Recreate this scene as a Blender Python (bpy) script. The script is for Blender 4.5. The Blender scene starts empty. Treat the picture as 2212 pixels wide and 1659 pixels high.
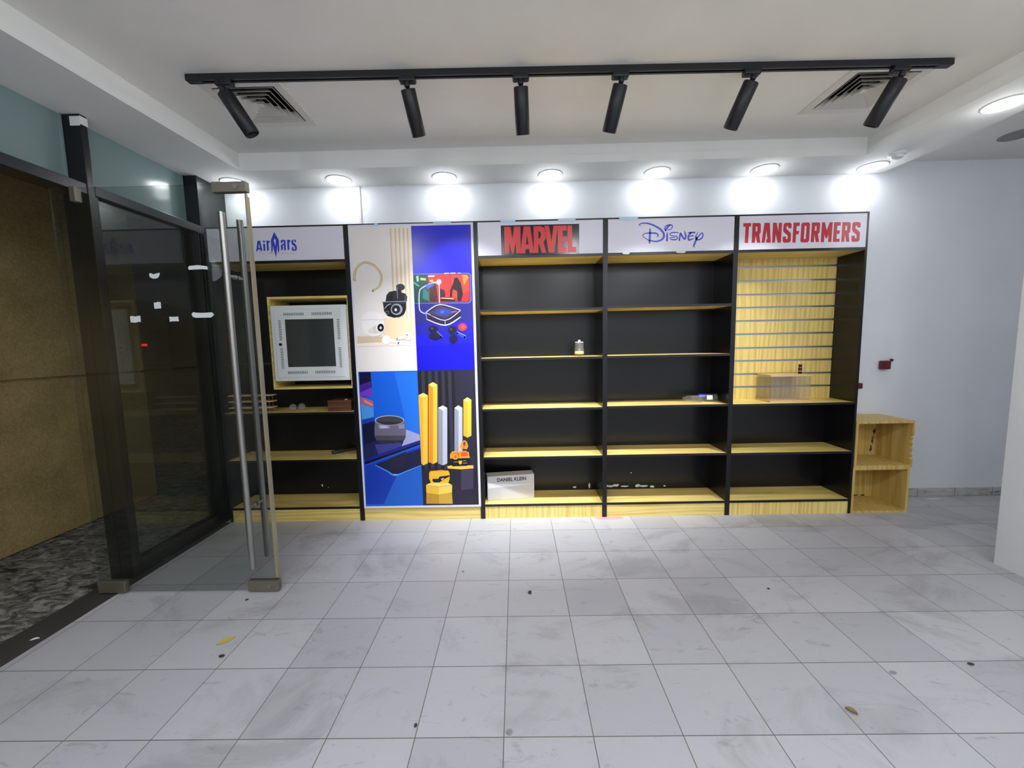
import bpy, bmesh, math, random
from math import radians as RAD, sin, cos, pi
from mathutils import Vector, Matrix
from mathutils.geometry import tessellate_polygon

random.seed(7)
C = bpy.context.scene.collection
SC = bpy.context.scene

# ---------------------------------------------------------------- camera
cam_data = bpy.data.cameras.new('camera')
cam = bpy.data.objects.new('camera', cam_data)
C.objects.link(cam)
cam.location = (2.2996, -3.1878, 1.4323)
cam.rotation_euler = (RAD(84.3106), RAD(1.1585), RAD(0.5899))
cam_data.sensor_fit = 'HORIZONTAL'
cam_data.sensor_width = 36.0
cam_data.lens = 867.5 / 2212 * 36.0
cam_data.clip_start = 0.02
SC.camera = cam

# ---------------------------------------------------------------- world: night
world = bpy.data.worlds.new('night')
SC.world = world
world.use_nodes = True
world.node_tree.nodes['Background'].inputs[0].default_value = (0.004, 0.005, 0.009, 1)
world.node_tree.nodes['Background'].inputs[1].default_value = 1.0

# ---------------------------------------------------------------- exposure, lamp powers
SC.view_settings.view_transform = 'Standard'
SC.view_settings.look = 'None'
SC.view_settings.gamma = 1.0
SC.view_settings.use_curve_mapping = False
SC.view_settings.exposure = 0.14
P_ROW = 0.66        # downlights along the back soffit
P_TRACK = 3.7     # track spotlights
P_ROOM = 8.6      # downlights behind the camera
P_OUT_FILL = 1.4    # added dim warm fill light outside
COOL = (0.93, 0.96, 1.0)

# ---------------------------------------------------------------- materials
def srgb(r, g, b):
    f = lambda c: (c/255/12.92) if c/255 <= .04045 else ((c/255+.055)/1.055)**2.4
    return (f(r), f(g), f(b), 1)

def mat(name, col, rough=.5, metal=0., spec=.5, emis=None, estr=0., coat=0.):
    m = bpy.data.materials.new(name); m.use_nodes = True
    b = m.node_tree.nodes['Principled BSDF']
    b.inputs['Base Color'].default_value = col
    b.inputs['Roughness'].default_value = rough
    b.inputs['Metallic'].default_value = metal
    b.inputs['Specular IOR Level'].default_value = spec
    b.inputs['Coat Weight'].default_value = coat
    if emis:
        b.inputs['Emission Color'].default_value = emis
        b.inputs['Emission Strength'].default_value = estr
    return m

class NT:
    """tiny node helper"""
    def __init__(s, m): s.t = m.node_tree; s.bsdf = s.t.nodes.get('Principled BSDF')
    def n(s, typ, **kw):
        nd = s.t.nodes.new(typ)
        for k, v in kw.items(): setattr(nd, k, v)
        return nd
    def put(s, sock, v):
        if isinstance(v, bpy.types.NodeSocket): s.t.links.new(v, sock)
        else: sock.default_value = v
    def math(s, op, a, b=0., c=None):
        nd = s.n('ShaderNodeMath', operation=op)
        s.put(nd.inputs[0], a); s.put(nd.inputs[1], b)
        if c is not None: s.put(nd.inputs[2], c)
        return nd.outputs[0]
    def mix(s, fac, a, b):
        nd = s.n('ShaderNodeMix', data_type='RGBA')
        s.put(nd.inputs[0], fac); s.put(nd.inputs[6], a); s.put(nd.inputs[7], b)
        return nd.outputs[2]
    def ramp(s, fac, stops):
        nd = s.n('ShaderNodeValToRGB'); cr = nd.color_ramp
        while len(cr.elements) < len(stops): cr.elements.new(.5)
        for e, (p, c) in zip(cr.elements, stops):
            e.position = p; e.color = c if len(c) == 4 else (*c, 1)
        s.put(nd.inputs[0], fac); return nd.outputs[0]
    def noise(s, vec, scale, detail=4., rough=.55, dist=0.):
        nd = s.n('ShaderNodeTexNoise')
        s.put(nd.inputs['Vector'], vec); nd.inputs['Scale'].default_value = scale
        nd.inputs['Detail'].default_value = detail; nd.inputs['Roughness'].default_value = rough
        nd.inputs['Distortion'].default_value = dist
        return nd.outputs[0]
    def geo(s): return s.n('ShaderNodeNewGeometry').outputs['Position']
    def obj(s): return s.n('ShaderNodeTexCoord').outputs['Object']
    def mapping(s, vec, scale=(1,1,1), loc=(0,0,0), rot=(0,0,0)):
        nd = s.n('ShaderNodeMapping'); s.put(nd.inputs['Vector'], vec)
        nd.inputs['Scale'].default_value = scale; nd.inputs['Location'].default_value = loc
        nd.inputs['Rotation'].default_value = rot
        return nd.outputs[0]
    def bump(s, h, strength=.2, dist=.01):
        nd = s.n('ShaderNodeBump'); nd.inputs['Strength'].default_value = strength
        nd.inputs['Distance'].default_value = dist
        s.put(nd.inputs['Height'], h); s.t.links.new(nd.outputs[0], s.bsdf.inputs['Normal'])

def plaster(name, col, rough=.75, var=.03):
    m = mat(name, col, rough, spec=.3); k = NT(m)
    nz = k.noise(k.geo(), 2.2, 5)
    dark = tuple(c*(1-2*var) for c in col[:3]) + (1,)
    k.put(k.bsdf.inputs['Base Color'], k.ramp(nz, [(.3, dark), (.7, col)]))
    k.bump(k.noise(k.geo(), 160, 3), .06, .004)
    return m

def oak(name, vertical, light=(234,208,124), dark=(202,170,92), rough=.42):
    m = mat(name, srgb(*light), rough, spec=.4); k = NT(m)
    sc = (9, 9, .55) if vertical else (.55, 9, 9)
    v = k.mapping(k.geo(), sc)
    a = k.noise(v, 2.4, 3, .5, 1.2)
    wv = k.n('ShaderNodeTexWave', wave_type='BANDS', bands_direction='X' if vertical else 'Z')
    k.put(wv.inputs['Vector'], k.mapping(k.geo(), (1.2, 1.2, .10) if vertical else (.10, 1.2, 1.2)))
    wv.inputs['Scale'].default_value = 6; wv.inputs['Distortion'].default_value = 14
    wv.inputs['Detail'].default_value = 2; wv.inputs['Detail Scale'].default_value = .9
    fine = k.noise(k.mapping(k.geo(), (60, 60, 2) if vertical else (2, 60, 60)), 3, 2)
    f = k.math('ADD', k.math('MULTIPLY', wv.outputs['Fac'], .22), k.math('ADD', k.math('MULTIPLY', a, .45), k.math('MULTIPLY', fine, .38)))
    k.put(k.bsdf.inputs['Base Color'], k.ramp(f, [(.25, srgb(*dark)), (.55, srgb(*light)), (.85, srgb(min(light[0]+14,255), min(light[1]+12,255), light[2]+16))]))
    return m

def clear_glass(name, tint=(.93,.96,.95), gloss=1.0, rough=.0, film=0., f0=.04):
    m = bpy.data.materials.new(name); m.use_nodes = True
    t = m.node_tree; t.nodes.remove(t.nodes['Principled BSDF']); out = t.nodes['Material Output']
    tr = t.nodes.new('ShaderNodeBsdfTransparent'); tr.inputs[0].default_value = (*tint, 1)
    gl = t.nodes.new('ShaderNodeBsdfGlossy'); gl.inputs['Roughness'].default_value = rough
    gl.inputs[0].default_value = (gloss, gloss, gloss, 1)
    lw = t.nodes.new('ShaderNodeLayerWeight'); lw.inputs[0].default_value = .5
    pw = t.nodes.new('ShaderNodeMath'); pw.operation = 'POWER'; pw.inputs[1].default_value = 5.
    t.links.new(lw.outputs['Facing'], pw.inputs[0])
    fr = t.nodes.new('ShaderNodeMath'); fr.operation = 'MULTIPLY_ADD'; fr.inputs[1].default_value = .92; fr.inputs[2].default_value = f0
    t.links.new(pw.outputs[0], fr.inputs[0])
    mx = t.nodes.new('ShaderNodeMixShader')
    t.links.new(fr.outputs[0], mx.inputs[0]); t.links.new(tr.outputs[0], mx.inputs[1]); t.links.new(gl.outputs[0], mx.inputs[2])
    last = mx.outputs[0]
    if film > 0:
        df = t.nodes.new('ShaderNodeBsdfDiffuse'); df.inputs[0].default_value = (.8, .82, .8, 1)
        nz = t.nodes.new('ShaderNodeTexNoise'); nz.inputs['Scale'].default_value = 3.
        g = t.nodes.new('ShaderNodeNewGeometry'); t.links.new(g.outputs['Position'], nz.inputs['Vector'])
        ml = t.nodes.new('ShaderNodeMath'); ml.operation = 'MULTIPLY'; ml.inputs[1].default_value = film*2
        t.links.new(nz.outputs[0], ml.inputs[0])
        m2 = t.nodes.new('ShaderNodeMixShader')
        t.links.new(ml.outputs[0], m2.inputs[0]); t.links.new(last, m2.inputs[1]); t.links.new(df.outputs[0], m2.inputs[2])
        last = m2.outputs[0]
    t.links.new(last, out.inputs[0])
    return m

TILE, TX, TY = 0.3272, 2.2273, 0.1100      # floor tile pitch and grid phase

def floor_material():
    m = mat('floor_tiles', srgb(206,206,212), .38, spec=.45); k = NT(m)
    sep = k.n('ShaderNodeSeparateXYZ'); k.put(sep.inputs[0], k.geo())
    u = k.math('DIVIDE', k.math('SUBTRACT', sep.outputs[0], TX), TILE)
    v = k.math('DIVIDE', k.math('SUBTRACT', sep.outputs[1], TY), TILE)
    def edge(a):
        f = k.math('FRACT', a)
        return k.math('MINIMUM', f, k.math('SUBTRACT', 1.0, f))
    d = k.math('MINIMUM', edge(u), edge(v))
    grout = k.math('LESS_THAN', d, .0052)
    cell = k.n('ShaderNodeCombineXYZ'); k.put(cell.inputs[0], k.math('FLOOR', u)); k.put(cell.inputs[1], k.math('FLOOR', v))
    wn = k.n('ShaderNodeTexWhiteNoise', noise_dimensions='2D'); k.put(wn.inputs['Vector'], cell.outputs[0])
    base = k.ramp(wn.outputs[0], [(0, srgb(176,176,182)), (1, srgb(190,190,195))])
    # dirt: smeared patches
    p1 = k.noise(k.mapping(k.geo(), (1, 1.6, 1), rot=(0,0,.4)), 1.7, 7, .65, .8)
    base = k.mix(k.math('MULTIPLY', k.ramp(p1, [(.54, (0,0,0)), (.66, (1,1,1))]), .42), base, srgb(138,136,136))
    p2 = k.noise(k.mapping(k.geo(), (1, 2.6, 1), rot=(0,0,.7)), 4.5, 6, .7, 1.5)
    base = k.mix(k.math('MULTIPLY', k.ramp(p2, [(.60, (0,0,0)), (.68, (1,1,1))]), .42), base, srgb(128,126,127))
    p3 = k.noise(k.geo(), 60, 2)
    base = k.mix(k.math('MULTIPLY', k.ramp(p3, [(.66, (0,0,0)), (.72, (1,1,1))]), .18), base, srgb(110,108,106))
    # pink spill by the foot of the shelves
    dx = k.math('MULTIPLY', k.math('SUBTRACT', sep.outputs[0], 3.03), 7.0)
    dy = k.math('MULTIPLY', k.math('SUBTRACT', sep.outputs[1], -.015), 26.0)
    rr = k.math('ADD', k.math('MULTIPLY', dx, dx), k.math('MULTIPLY', dy, dy))
    sp = k.math('MULTIPLY', k.math('LESS_THAN', k.math('ADD', rr, k.math('MULTIPLY', k.noise(k.geo(), 22, 4), 2.2)), 1.9), .7)
    base = k.mix(sp, base, srgb(214,140,150))
    col = k.mix(grout, base, srgb(104,98,92))
    k.put(k.bsdf.inputs['Base Color'], col)
    k.put(k.bsdf.inputs['Roughness'], k.math('ADD', .34, k.math('MULTIPLY', p1, .18)))
    k.bump(k.math('SUBTRACT', 1.0, grout), .25, .002)
    return m

def rough_stone():
    m = mat('rough_stone', srgb(90,90,88), .8); k = NT(m)
    v = k.mapping(k.geo(), (1.0, 2.0, 1), rot=(0, 0, .5))
    nz = k.noise(v, 9, 8, .7, 1.2)
    k.put(k.bsdf.inputs['Base Color'], k.ramp(nz, [(.38, srgb(44,44,43)), (.5, srgb(124,123,118)), (.62, srgb(176,175,168))]))
    k.bump(nz, .8, .03)
    return m

def stucco():
    m = mat('stucco', srgb(176,150,92), .9, spec=.1); k = NT(m)
    nz = k.noise(k.geo(), 3, 5)
    fine = k.noise(k.geo(), 70, 3)
    f = k.math('ADD', k.math('MULTIPLY', nz, .5), k.math('MULTIPLY', fine, .5))
    k.put(k.bsdf.inputs['Base Color'], k.ramp(f, [(.3, srgb(140,122,82)), (.7, srgb(192,168,116))]))
    k.bump(fine, .4, .01)
    return m

def marble_skirting():
    m = mat('skirting_marble', srgb(190,188,186), .4); k = NT(m)
    nz = k.noise(k.mapping(k.geo(), (1, 1, 3)), 5, 6, .65, 1.5)
    sep = k.n('ShaderNodeSeparateXYZ'); k.put(sep.inputs[0], k.geo())
    f = k.math('FRACT', k.math('DIVIDE', k.math('SUBTRACT', sep.outputs[0], 5.86), .33))
    joint = k.math('LESS_THAN', f, .014)
    base = k.ramp(nz, [(.36, srgb(96,82,80)), (.45, srgb(176,172,170)), (.6, srgb(198,196,194))])
    k.put(k.bsdf.inputs['Base Color'], k.mix(joint, base, srgb(110,92,86)))
    return m

M = {}
M['wall'] = plaster('wall_paint', srgb(232,235,240))
M['ceiling'] = plaster('ceiling_paint', srgb(236,235,230))
M['soffit'] = plaster('soffit_paint', srgb(238,238,234))
M['floor'] = floor_material()
M['stone'] = rough_stone()
M['threshold'] = plaster('threshold_granite', srgb(70,68,66), .6, .15)
M['stucco'] = stucco()
M['skirting'] = marble_skirting()
M['black'] = mat('black_laminate', srgb(16,16,19), .26, spec=.45)
M['black_edge'] = mat('black_edging', srgb(20,18,22), .3, spec=.5)
M['oak_h'] = oak('oak_laminate_h', False)
M['oak_v'] = oak('oak_laminate_v', True)
M['oak_box'] = oak('oak_box', True, (208,178,102), (172,140,72))
M['pine'] = oak('pale_pine', False, (222,190,134), (198,164,106))
M['sign'] = mat('sign_vinyl', srgb(226,224,236), .28, spec=.5)
M['red'] = mat('red_print', srgb(226,52,56), .25)
M['crimson'] = mat('crimson_print', srgb(196,44,58), .3)
M['blue'] = mat('blue_print', srgb(52,66,200), .3)
M['violet'] = mat('violet_blue_print', srgb(74,78,204), .3)
M['printblack'] = mat('black_print', srgb(34,24,36), .15)
M['ink'] = mat('black_ink', srgb(26,24,32), .4)
M['aluminium'] = mat('aluminium', srgb(190,190,192), .35, metal=.9)
M['steel'] = mat('brushed_steel', srgb(158,156,153), .36, metal=1.)
M['dull_steel'] = mat('dull_steel', srgb(132,126,114), .45, metal=.7)
M['frame'] = mat('black_frame', srgb(17,18,21), .28, spec=.5)
M['track'] = mat('black_fixture', srgb(22,22,25), .45)
M['vent'] = mat('vent_enamel', srgb(214,212,204), .5)
M['cavity'] = mat('dark_cavity', srgb(26,24,26), .9)
M['white_plastic'] = mat('white_plastic', srgb(222,222,222), .45)
M['grey_plastic'] = mat('grey_plastic', srgb(146,142,144), .6)
M['glow'] = mat('lamp_glow', (1,1,1,1), .5, emis=(.97,.98,1,1), estr=7.)
M['rack_grey'] = mat('rack_enamel', srgb(228,232,232), .45)
M['rack_slot'] = mat('rack_slot', srgb(60,64,66), .7)
M['rack_glass'] = mat('rack_glass', srgb(62,66,66), .06, spec=.6)
M['glass'] = clear_glass('door_glass', (.80,.82,.80), film=.005)
M['pane'] = clear_glass('pane_glass', (.80,.84,.83), f0=.065)
M['acrylic'] = clear_glass('acrylic', (.95,.94,.93), film=.05)
M['bottle'] = clear_glass('clear_plastic', (.88,.89,.88), film=.075)
M['film'] = mat('frosted_film', srgb(128,148,148), .16, spec=.6)
M['tape'] = mat('paper_tape', srgb(214,218,220), .7)
M['bluetape'] = mat('pale_blue_tape', srgb(196,222,240), .5)
M['redplastic'] = mat('red_plastic', srgb(100,26,28), .4)
M['conduit'] = mat('ivory_plastic', srgb(228,220,206), .5)
M['redwood'] = oak('reddish_wood', False, (104,62,44), (78,44,32))
M['dark_rod'] = mat('dark_rod', srgb(62,60,60), .5, metal=.4)
M['carton'] = mat('grey_carton', srgb(196,196,200), .25, spec=.5)
M['cartonw'] = mat('white_carton', srgb(222,226,234), .25)
M['leaf'] = mat('yellow_leaf', srgb(196,182,74), .6)
M['brownleaf'] = mat('brown_leaf', srgb(140,112,78), .6)
M['speck'] = mat('dark_grit', srgb(64,58,54), .8)
M['paper'] = mat('white_paper', srgb(226,226,224), .7)
M['strip'] = mat('seal_strip', srgb(158,150,122), .35, metal=.3)
M['car'] = mat('car_paint', srgb(24,22,24), .3)
M['tyre'] = mat('tyre', srgb(14,14,14), .8)
M['tail'] = mat('tail_lamp', srgb(120,10,10), .4, emis=(1,.03,.02,1), estr=1.6)
M['street'] = mat('far_light', (1,1,1,1), .5, emis=(1,.85,.7,1), estr=3.)
M['dark_label'] = mat('dark_label', srgb(40,24,26), .3)
M['pinkband'] = mat('pink_band', srgb(214,140,120), .4)
M['deepblue'] = mat('blue_label', srgb(44,40,176), .35)
M['water'] = clear_glass('oily_glass', (.9,.86,.66), film=.1)

# ---------------------------------------------------------------- mesh builder
class MB:
    def __init__(s): s.v = []; s.f = []; s.mi = []; s.smooth = []
    def add(s, vs, fs, mi=0, smooth=False):
        o = len(s.v); s.v += [Vector(p) for p in vs]
        for f in fs: s.f.append([o+i for i in f]); s.mi.append(mi); s.smooth.append(smooth)
        return s
    def box(s, x0, x1, y0, y1, z0, z1, mi=0):
        vs = [(x0,y0,z0),(x1,y0,z0),(x1,y1,z0),(x0,y1,z0),(x0,y0,z1),(x1,y0,z1),(x1,y1,z1),(x0,y1,z1)]
        return s.add(vs, [(0,3,2,1),(4,5,6,7),(0,1,5,4),(1,2,6,5),(2,3,7,6),(3,0,4,7)], mi)
    def bbox(s, x0, x1, y0, y1, z0, z1, r=.003, mi=0, seg=2):
        """box with rounded edges"""
        bm = bmesh.new()
        bmesh.ops.create_cube(bm, size=1)
        for v in bm.verts: v.co = Vector(((x0+x1)/2+v.co.x*(x1-x0), (y0+y1)/2+v.co.y*(y1-y0), (z0+z1)/2+v.co.z*(z1-z0)))
        bmesh.ops.bevel(bm, geom=bm.edges[:], offset=r, segments=seg, affect='EDGES', profile=.5)
        bm.verts.index_update()
        s.add([v.co.copy() for v in bm.verts], [[v.index for v in f.verts] for f in bm.faces], mi, False)
        bm.free(); return s
    def prism(s, pts, axis, a, b, mi=0):
        """2-D outline pts extruded along axis from a to b; pts are the other two coords in xyz order"""
        n = len(pts)
        def P(p, h):
            return {'x': (h, p[0], p[1]), 'y': (p[0], h, p[1]), 'z': (p[0], p[1], h)}[axis]
        vs = [P(p, a) for p in pts] + [P(p, b) for p in pts]
        fs = [(i, (i+1) % n, n+(i+1) % n, n+i) for i in range(n)]
        tri = tessellate_polygon([[Vector((p[0], p[1], 0)) for p in pts]])
        fs += [tuple(t) for t in tri] + [tuple(n+i for i in t) for t in tri]
        return s.add(vs, fs, mi)
    def cyl(s, p, q, r, r2=None, n=20, mi=0, cap=True, smooth=True):
        p = Vector(p); q = Vector(q); r2 = r if r2 is None else r2
        d = (q-p).normalized(); a = d.orthogonal().normalized(); b = d.cross(a)
        vs = []
        for c, rr in ((p, r), (q, r2)):
            for i in range(n):
                t = 2*pi*i/n; vs.append(c + rr*(cos(t)*a + sin(t)*b))
        s.add(vs, [(i, (i+1) % n, n+(i+1) % n, n+i) for i in range(n)], mi, smooth)
        if cap: s.add(vs, [tuple(range(n))[::-1], tuple(range(n, 2*n))], mi)
        return s
    def lathe(s, prof, org=(0,0,0), axis=(0,0,1), n=24, mi=0, squash=None, wob=0., smooth=True):
        """profile [(radius, height)] turned about axis"""
        o = Vector(org); d = Vector(axis).normalized(); a = d.orthogonal().normalized(); b = d.cross(a)
        vs = []
        for (r, h) in prof:
            for i in range(n):
                t = 2*pi*i/n; rr = r*(1+wob*(random.random()-.5))
                vs.append(o + d*h + rr*(cos(t)*a + sin(t)*b))
        fs = []
        for k in range(len(prof)-1):
            for i in range(n):
                fs.append((k*n+i, k*n+(i+1) % n, (k+1)*n+(i+1) % n, (k+1)*n+i))
        s.add(vs, fs, mi, smooth)
        if prof[0][0] > 1e-5: s.add(vs[:n], [tuple(range(n))[::-1]], mi)
        if prof[-1][0] > 1e-5: s.add(vs[-n:], [tuple(range(n))], mi)
        return s
    def flat(s, loops, fn, mi=0):
        """filled 2-D polygon with holes, placed by fn(u, w) -> xyz"""
        allp = [p for l in loops for p in l]
        tri = tessellate_polygon([[Vector((p[0], p[1], 0)) for p in l] for l in loops])
        return s.add([fn(p[0], p[1]) for p in allp], [tuple(t) for t in tri], mi)
    def stroke(s, pts, fn, mi=0, sub=5):
        """tapering pen stroke through [(u, w, width)]"""
        P = [Vector(p) for p in pts]; Q = []
        for i in range(len(P)-1):
            p0 = P[max(i-1, 0)]; p1 = P[i]; p2 = P[i+1]; p3 = P[min(i+2, len(P)-1)]
            for j in range(sub):
                t = j/sub
                Q.append(.5*((2*p1)+(p2-p0)*t+(2*p0-5*p1+4*p2-p3)*t*t+(3*p1-p0-3*p2+p3)*t**3))
        Q.append(P[-1])
        L = []; R = []
        for i, q in enumerate(Q):
            a = Q[max(i-1, 0)]; b = Q[min(i+1, len(Q)-1)]
            d = Vector((b.x-a.x, b.y-a.y)); d = d.normalized() if d.length > 1e-9 else Vector((1, 0))
            nrm = Vector((-d.y, d.x))*abs(q.z)/2
            L.append((q.x+nrm.x, q.y+nrm.y)); R.append((q.x-nrm.x, q.y-nrm.y))
        n = len(Q)
        s.add([fn(*p) for p in L]+[fn(*p) for p in R], [(i, i+1, n+i+1, n+i) for i in range(n-1)], mi)
        for q in (Q[0], Q[-1]):
            if abs(q.z) > .004:
                k = 10; s.add([fn(q.x+abs(q.z)/2*cos(2*pi*i/k), q.y+abs(q.z)/2*sin(2*pi*i/k)) for i in range(k)], [tuple(range(k))], mi)
        return s

ORG = {}
def build(name, mb, mats, parent=None, origin=None, local=False):
    """link the collected shapes as ONE mesh object. Shapes come in world coordinates unless local."""
    if not isinstance(mats, (list, tuple)): mats = [mats]
    me = bpy.data.meshes.new(name)
    if parent is not None:
        org = ORG[parent.name]
    elif local:
        org = Vector(origin or (0, 0, 0))
    elif origin is not None:
        org = Vector(origin)
    else:
        lo = Vector([min(v[i] for v in mb.v) for i in range(3)]); hi = Vector([max(v[i] for v in mb.v) for i in range(3)])
        org = Vector(((lo.x+hi.x)/2, (lo.y+hi.y)/2, lo.z))
    sub = Vector((0, 0, 0)) if local else org
    me.from_pydata([tuple(v-sub) for v in mb.v], [], mb.f)
    for m in mats: me.materials.append(m)
    for p, i, sm in zip(me.polygons, mb.mi, mb.smooth): p.material_index = i; p.use_smooth = sm
    bm = bmesh.new(); bm.from_mesh(me)
    bmesh.ops.recalc_face_normals(bm, faces=bm.faces[:]); bm.to_mesh(me); bm.free()
    o = bpy.data.objects.new(name, me); C.objects.link(o)
    if parent is None: o.location = org; ORG[o.name] = org
    else: o.parent = parent; ORG[o.name] = org
    return o

def thing(name, label, cat, loc, group=None, rotz=0.):
    o = bpy.data.objects.new(name, None); C.objects.link(o)
    o.empty_display_size = .05
    o.location = loc; o.rotation_euler = (0, 0, rotz); o['label'] = label; o['category'] = cat
    if group: o['group'] = group
    ORG[o.name] = Vector(loc)
    return o

def tag(o, label, cat, group=None):
    o['label'] = label; o['category'] = cat
    if group: o['group'] = group
    return o

def struct(o, label=None):
    o['kind'] = 'structure'
    if label: o['label'] = label
    return o

def frame(name, loc, label=None):
    """an Empty that parents a piece of the setting"""
    o = bpy.data.objects.new(name, None); C.objects.link(o); o.location = loc; o.empty_display_size = .05
    ORG[o.name] = Vector(loc); o['kind'] = 'structure'
    if label: o['label'] = label
    return o

def copy_thing(root, loc, label, group=None, rot=None):
    r = root.copy(); C.objects.link(r); r.location = loc; r['label'] = label
    if group: r['group'] = group
    if rot is not None: r.rotation_euler = rot
    ORG[r.name] = Vector(loc)
    for ch in list(root.children):
        c = ch.copy(); C.objects.link(c); c.parent = r
        for g in list(ch.children):
            d = g.copy(); C.objects.link(d); d.parent = c
    return r

def lamp(name, loc, power, size, aim=(0,0,-1), spread=180, col=COOL, parent=None, kind='AREA'):
    l = bpy.data.lights.new(name, kind); l.energy = power; l.color = col
    if kind == 'AREA': l.shape = 'DISK'; l.size = size; l.spread = RAD(spread)
    else: l.shadow_soft_size = size
    o = bpy.data.objects.new(name, l); C.objects.link(o)
    o.rotation_euler = Vector(aim).to_track_quat('-Z', 'Y').to_euler()
    if parent: o.parent = parent; o.location = Vector(loc)
    else: o.location = loc
    return o

# ---------------------------------------------------------------- outlines of printed lettering and pictures, metres on the fascia plane
RED_LETTERS = [[[(2.225,2.327),(2.273,2.326),(2.286,2.235),(2.301,2.327),(2.349,2.327),(2.349,2.158),(2.348,2.127),(2.313,2.127),(2.311,2.213),(2.294,2.127),(2.279,2.127),(2.262,2.214),(2.26,2.126),(2.225,2.127)]],[[(2.375,2.327),(2.424,2.326),(2.448,2.156),(2.451,2.128),(2.417,2.127),(2.413,2.157),(2.387,2.158),(2.382,2.126),(2.346,2.126),(2.349,2.158)],[(2.4,2.267),(2.41,2.192),(2.389,2.192)]],[[(2.45,2.326),(2.497,2.327),(2.526,2.318),(2.54,2.298),(2.544,2.267),(2.543,2.239),(2.525,2.205),(2.545,2.127),(2.511,2.127),(2.491,2.193),(2.485,2.193),(2.484,2.128),(2.45,2.127)],[(2.487,2.289),(2.5,2.285),(2.508,2.264),(2.503,2.243),(2.486,2.231)]],[[(2.533,2.328),(2.569,2.328),(2.586,2.213),(2.603,2.328),(2.637,2.327),(2.605,2.127),(2.564,2.128)]],[[(2.635,2.327),(2.703,2.327),(2.704,2.289),(2.672,2.29),(2.672,2.246),(2.704,2.246),(2.703,2.207),(2.671,2.208),(2.671,2.166),(2.703,2.166),(2.703,2.128),(2.635,2.127)]],[[(2.71,2.327),(2.744,2.327),(2.747,2.166),(2.776,2.166),(2.775,2.128),(2.709,2.127)]]]
BLACK_PANEL = [[(2.198,2.338),(2.799,2.337),(2.798,2.112),(2.199,2.116)]]
SCRIPT_STROKES = [[(3.27,2.313,.0037),(3.261,2.315,.0057),(3.256,2.318,.0063),(3.266,2.326,.0073),(3.289,2.33,.0094),(3.319,2.328,.011),(3.353,2.318,.0125),(3.386,2.302,.0136),(3.417,2.283,.0146),(3.44,2.257,.0162),(3.447,2.235,.0167),(3.441,2.215,.0151),(3.423,2.201,.0136),(3.393,2.193,.0115),(3.362,2.195,.0104),(3.329,2.204,.0073),(3.3,2.221,.0057),(3.285,2.234,.0057),(3.287,2.244,.0063),(3.305,2.253,.0078),(3.33,2.256,.0094),(3.366,2.255,.012),(3.392,2.25,.0115),(3.403,2.238,.0099),(3.399,2.229,.0068),(3.39,2.227,.0037)],[(3.339,2.293,.0037),(3.34,2.272,.012),(3.339,2.235,.0146),(3.338,2.198,.0141),(3.338,2.181,.0094)],[(3.457,2.271,.0084),(3.452,2.284,.0078),(3.451,2.292,.0073),(3.462,2.305,.0089),(3.483,2.313,.0084),(3.5,2.312,.0078),(3.51,2.302,.0068),(3.506,2.288,.0073),(3.491,2.279,.0068),(3.473,2.275,.0057)],[(3.458,2.273,.0104),(3.468,2.289,.0141),(3.483,2.306,.0136),(3.497,2.311,.0078)],[(3.471,2.258,.0052),(3.471,2.232,.0146),(3.471,2.197,.0125)],[(3.555,2.254,.0063),(3.519,2.256,.0089),(3.499,2.251,.0089),(3.494,2.239,.0073),(3.515,2.231,.0063),(3.54,2.228,.0078),(3.549,2.215,.0084),(3.543,2.204,.0089),(3.518,2.202,.0104),(3.497,2.209,.0068),(3.495,2.218,.0052),(3.51,2.221,.0073),(3.53,2.219,.0057)],[(3.565,2.197,.012),(3.568,2.227,.012),(3.572,2.249,.0115),(3.586,2.227,.0131),(3.603,2.204,.012),(3.612,2.219,.0131),(3.609,2.246,.0115),(3.599,2.267,.0026)],[(3.629,2.251,.0042),(3.647,2.252,.0104),(3.68,2.252,.0115)],[(3.648,2.248,.0146),(3.634,2.233,.0089),(3.631,2.229,.0089),(3.633,2.211,.0146),(3.638,2.198,.0146),(3.653,2.2,.0104),(3.671,2.207,.0068)],[(3.637,2.226,.0078),(3.669,2.229,.0094)],[(3.708,2.259,.0026),(3.697,2.24,.0068),(3.689,2.222,.0094),(3.691,2.209,.012),(3.697,2.202,.012)],[(3.694,2.204,.012),(3.719,2.234,.0089),(3.734,2.247,.0089),(3.742,2.241,.0089),(3.743,2.226,.0089),(3.734,2.208,.011),(3.715,2.198,.0115),(3.699,2.197,.0094)],[(3.696,2.212,.0146),(3.686,2.18,.0141),(3.676,2.155,.0131),(3.68,2.139,.0037)]]
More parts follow.
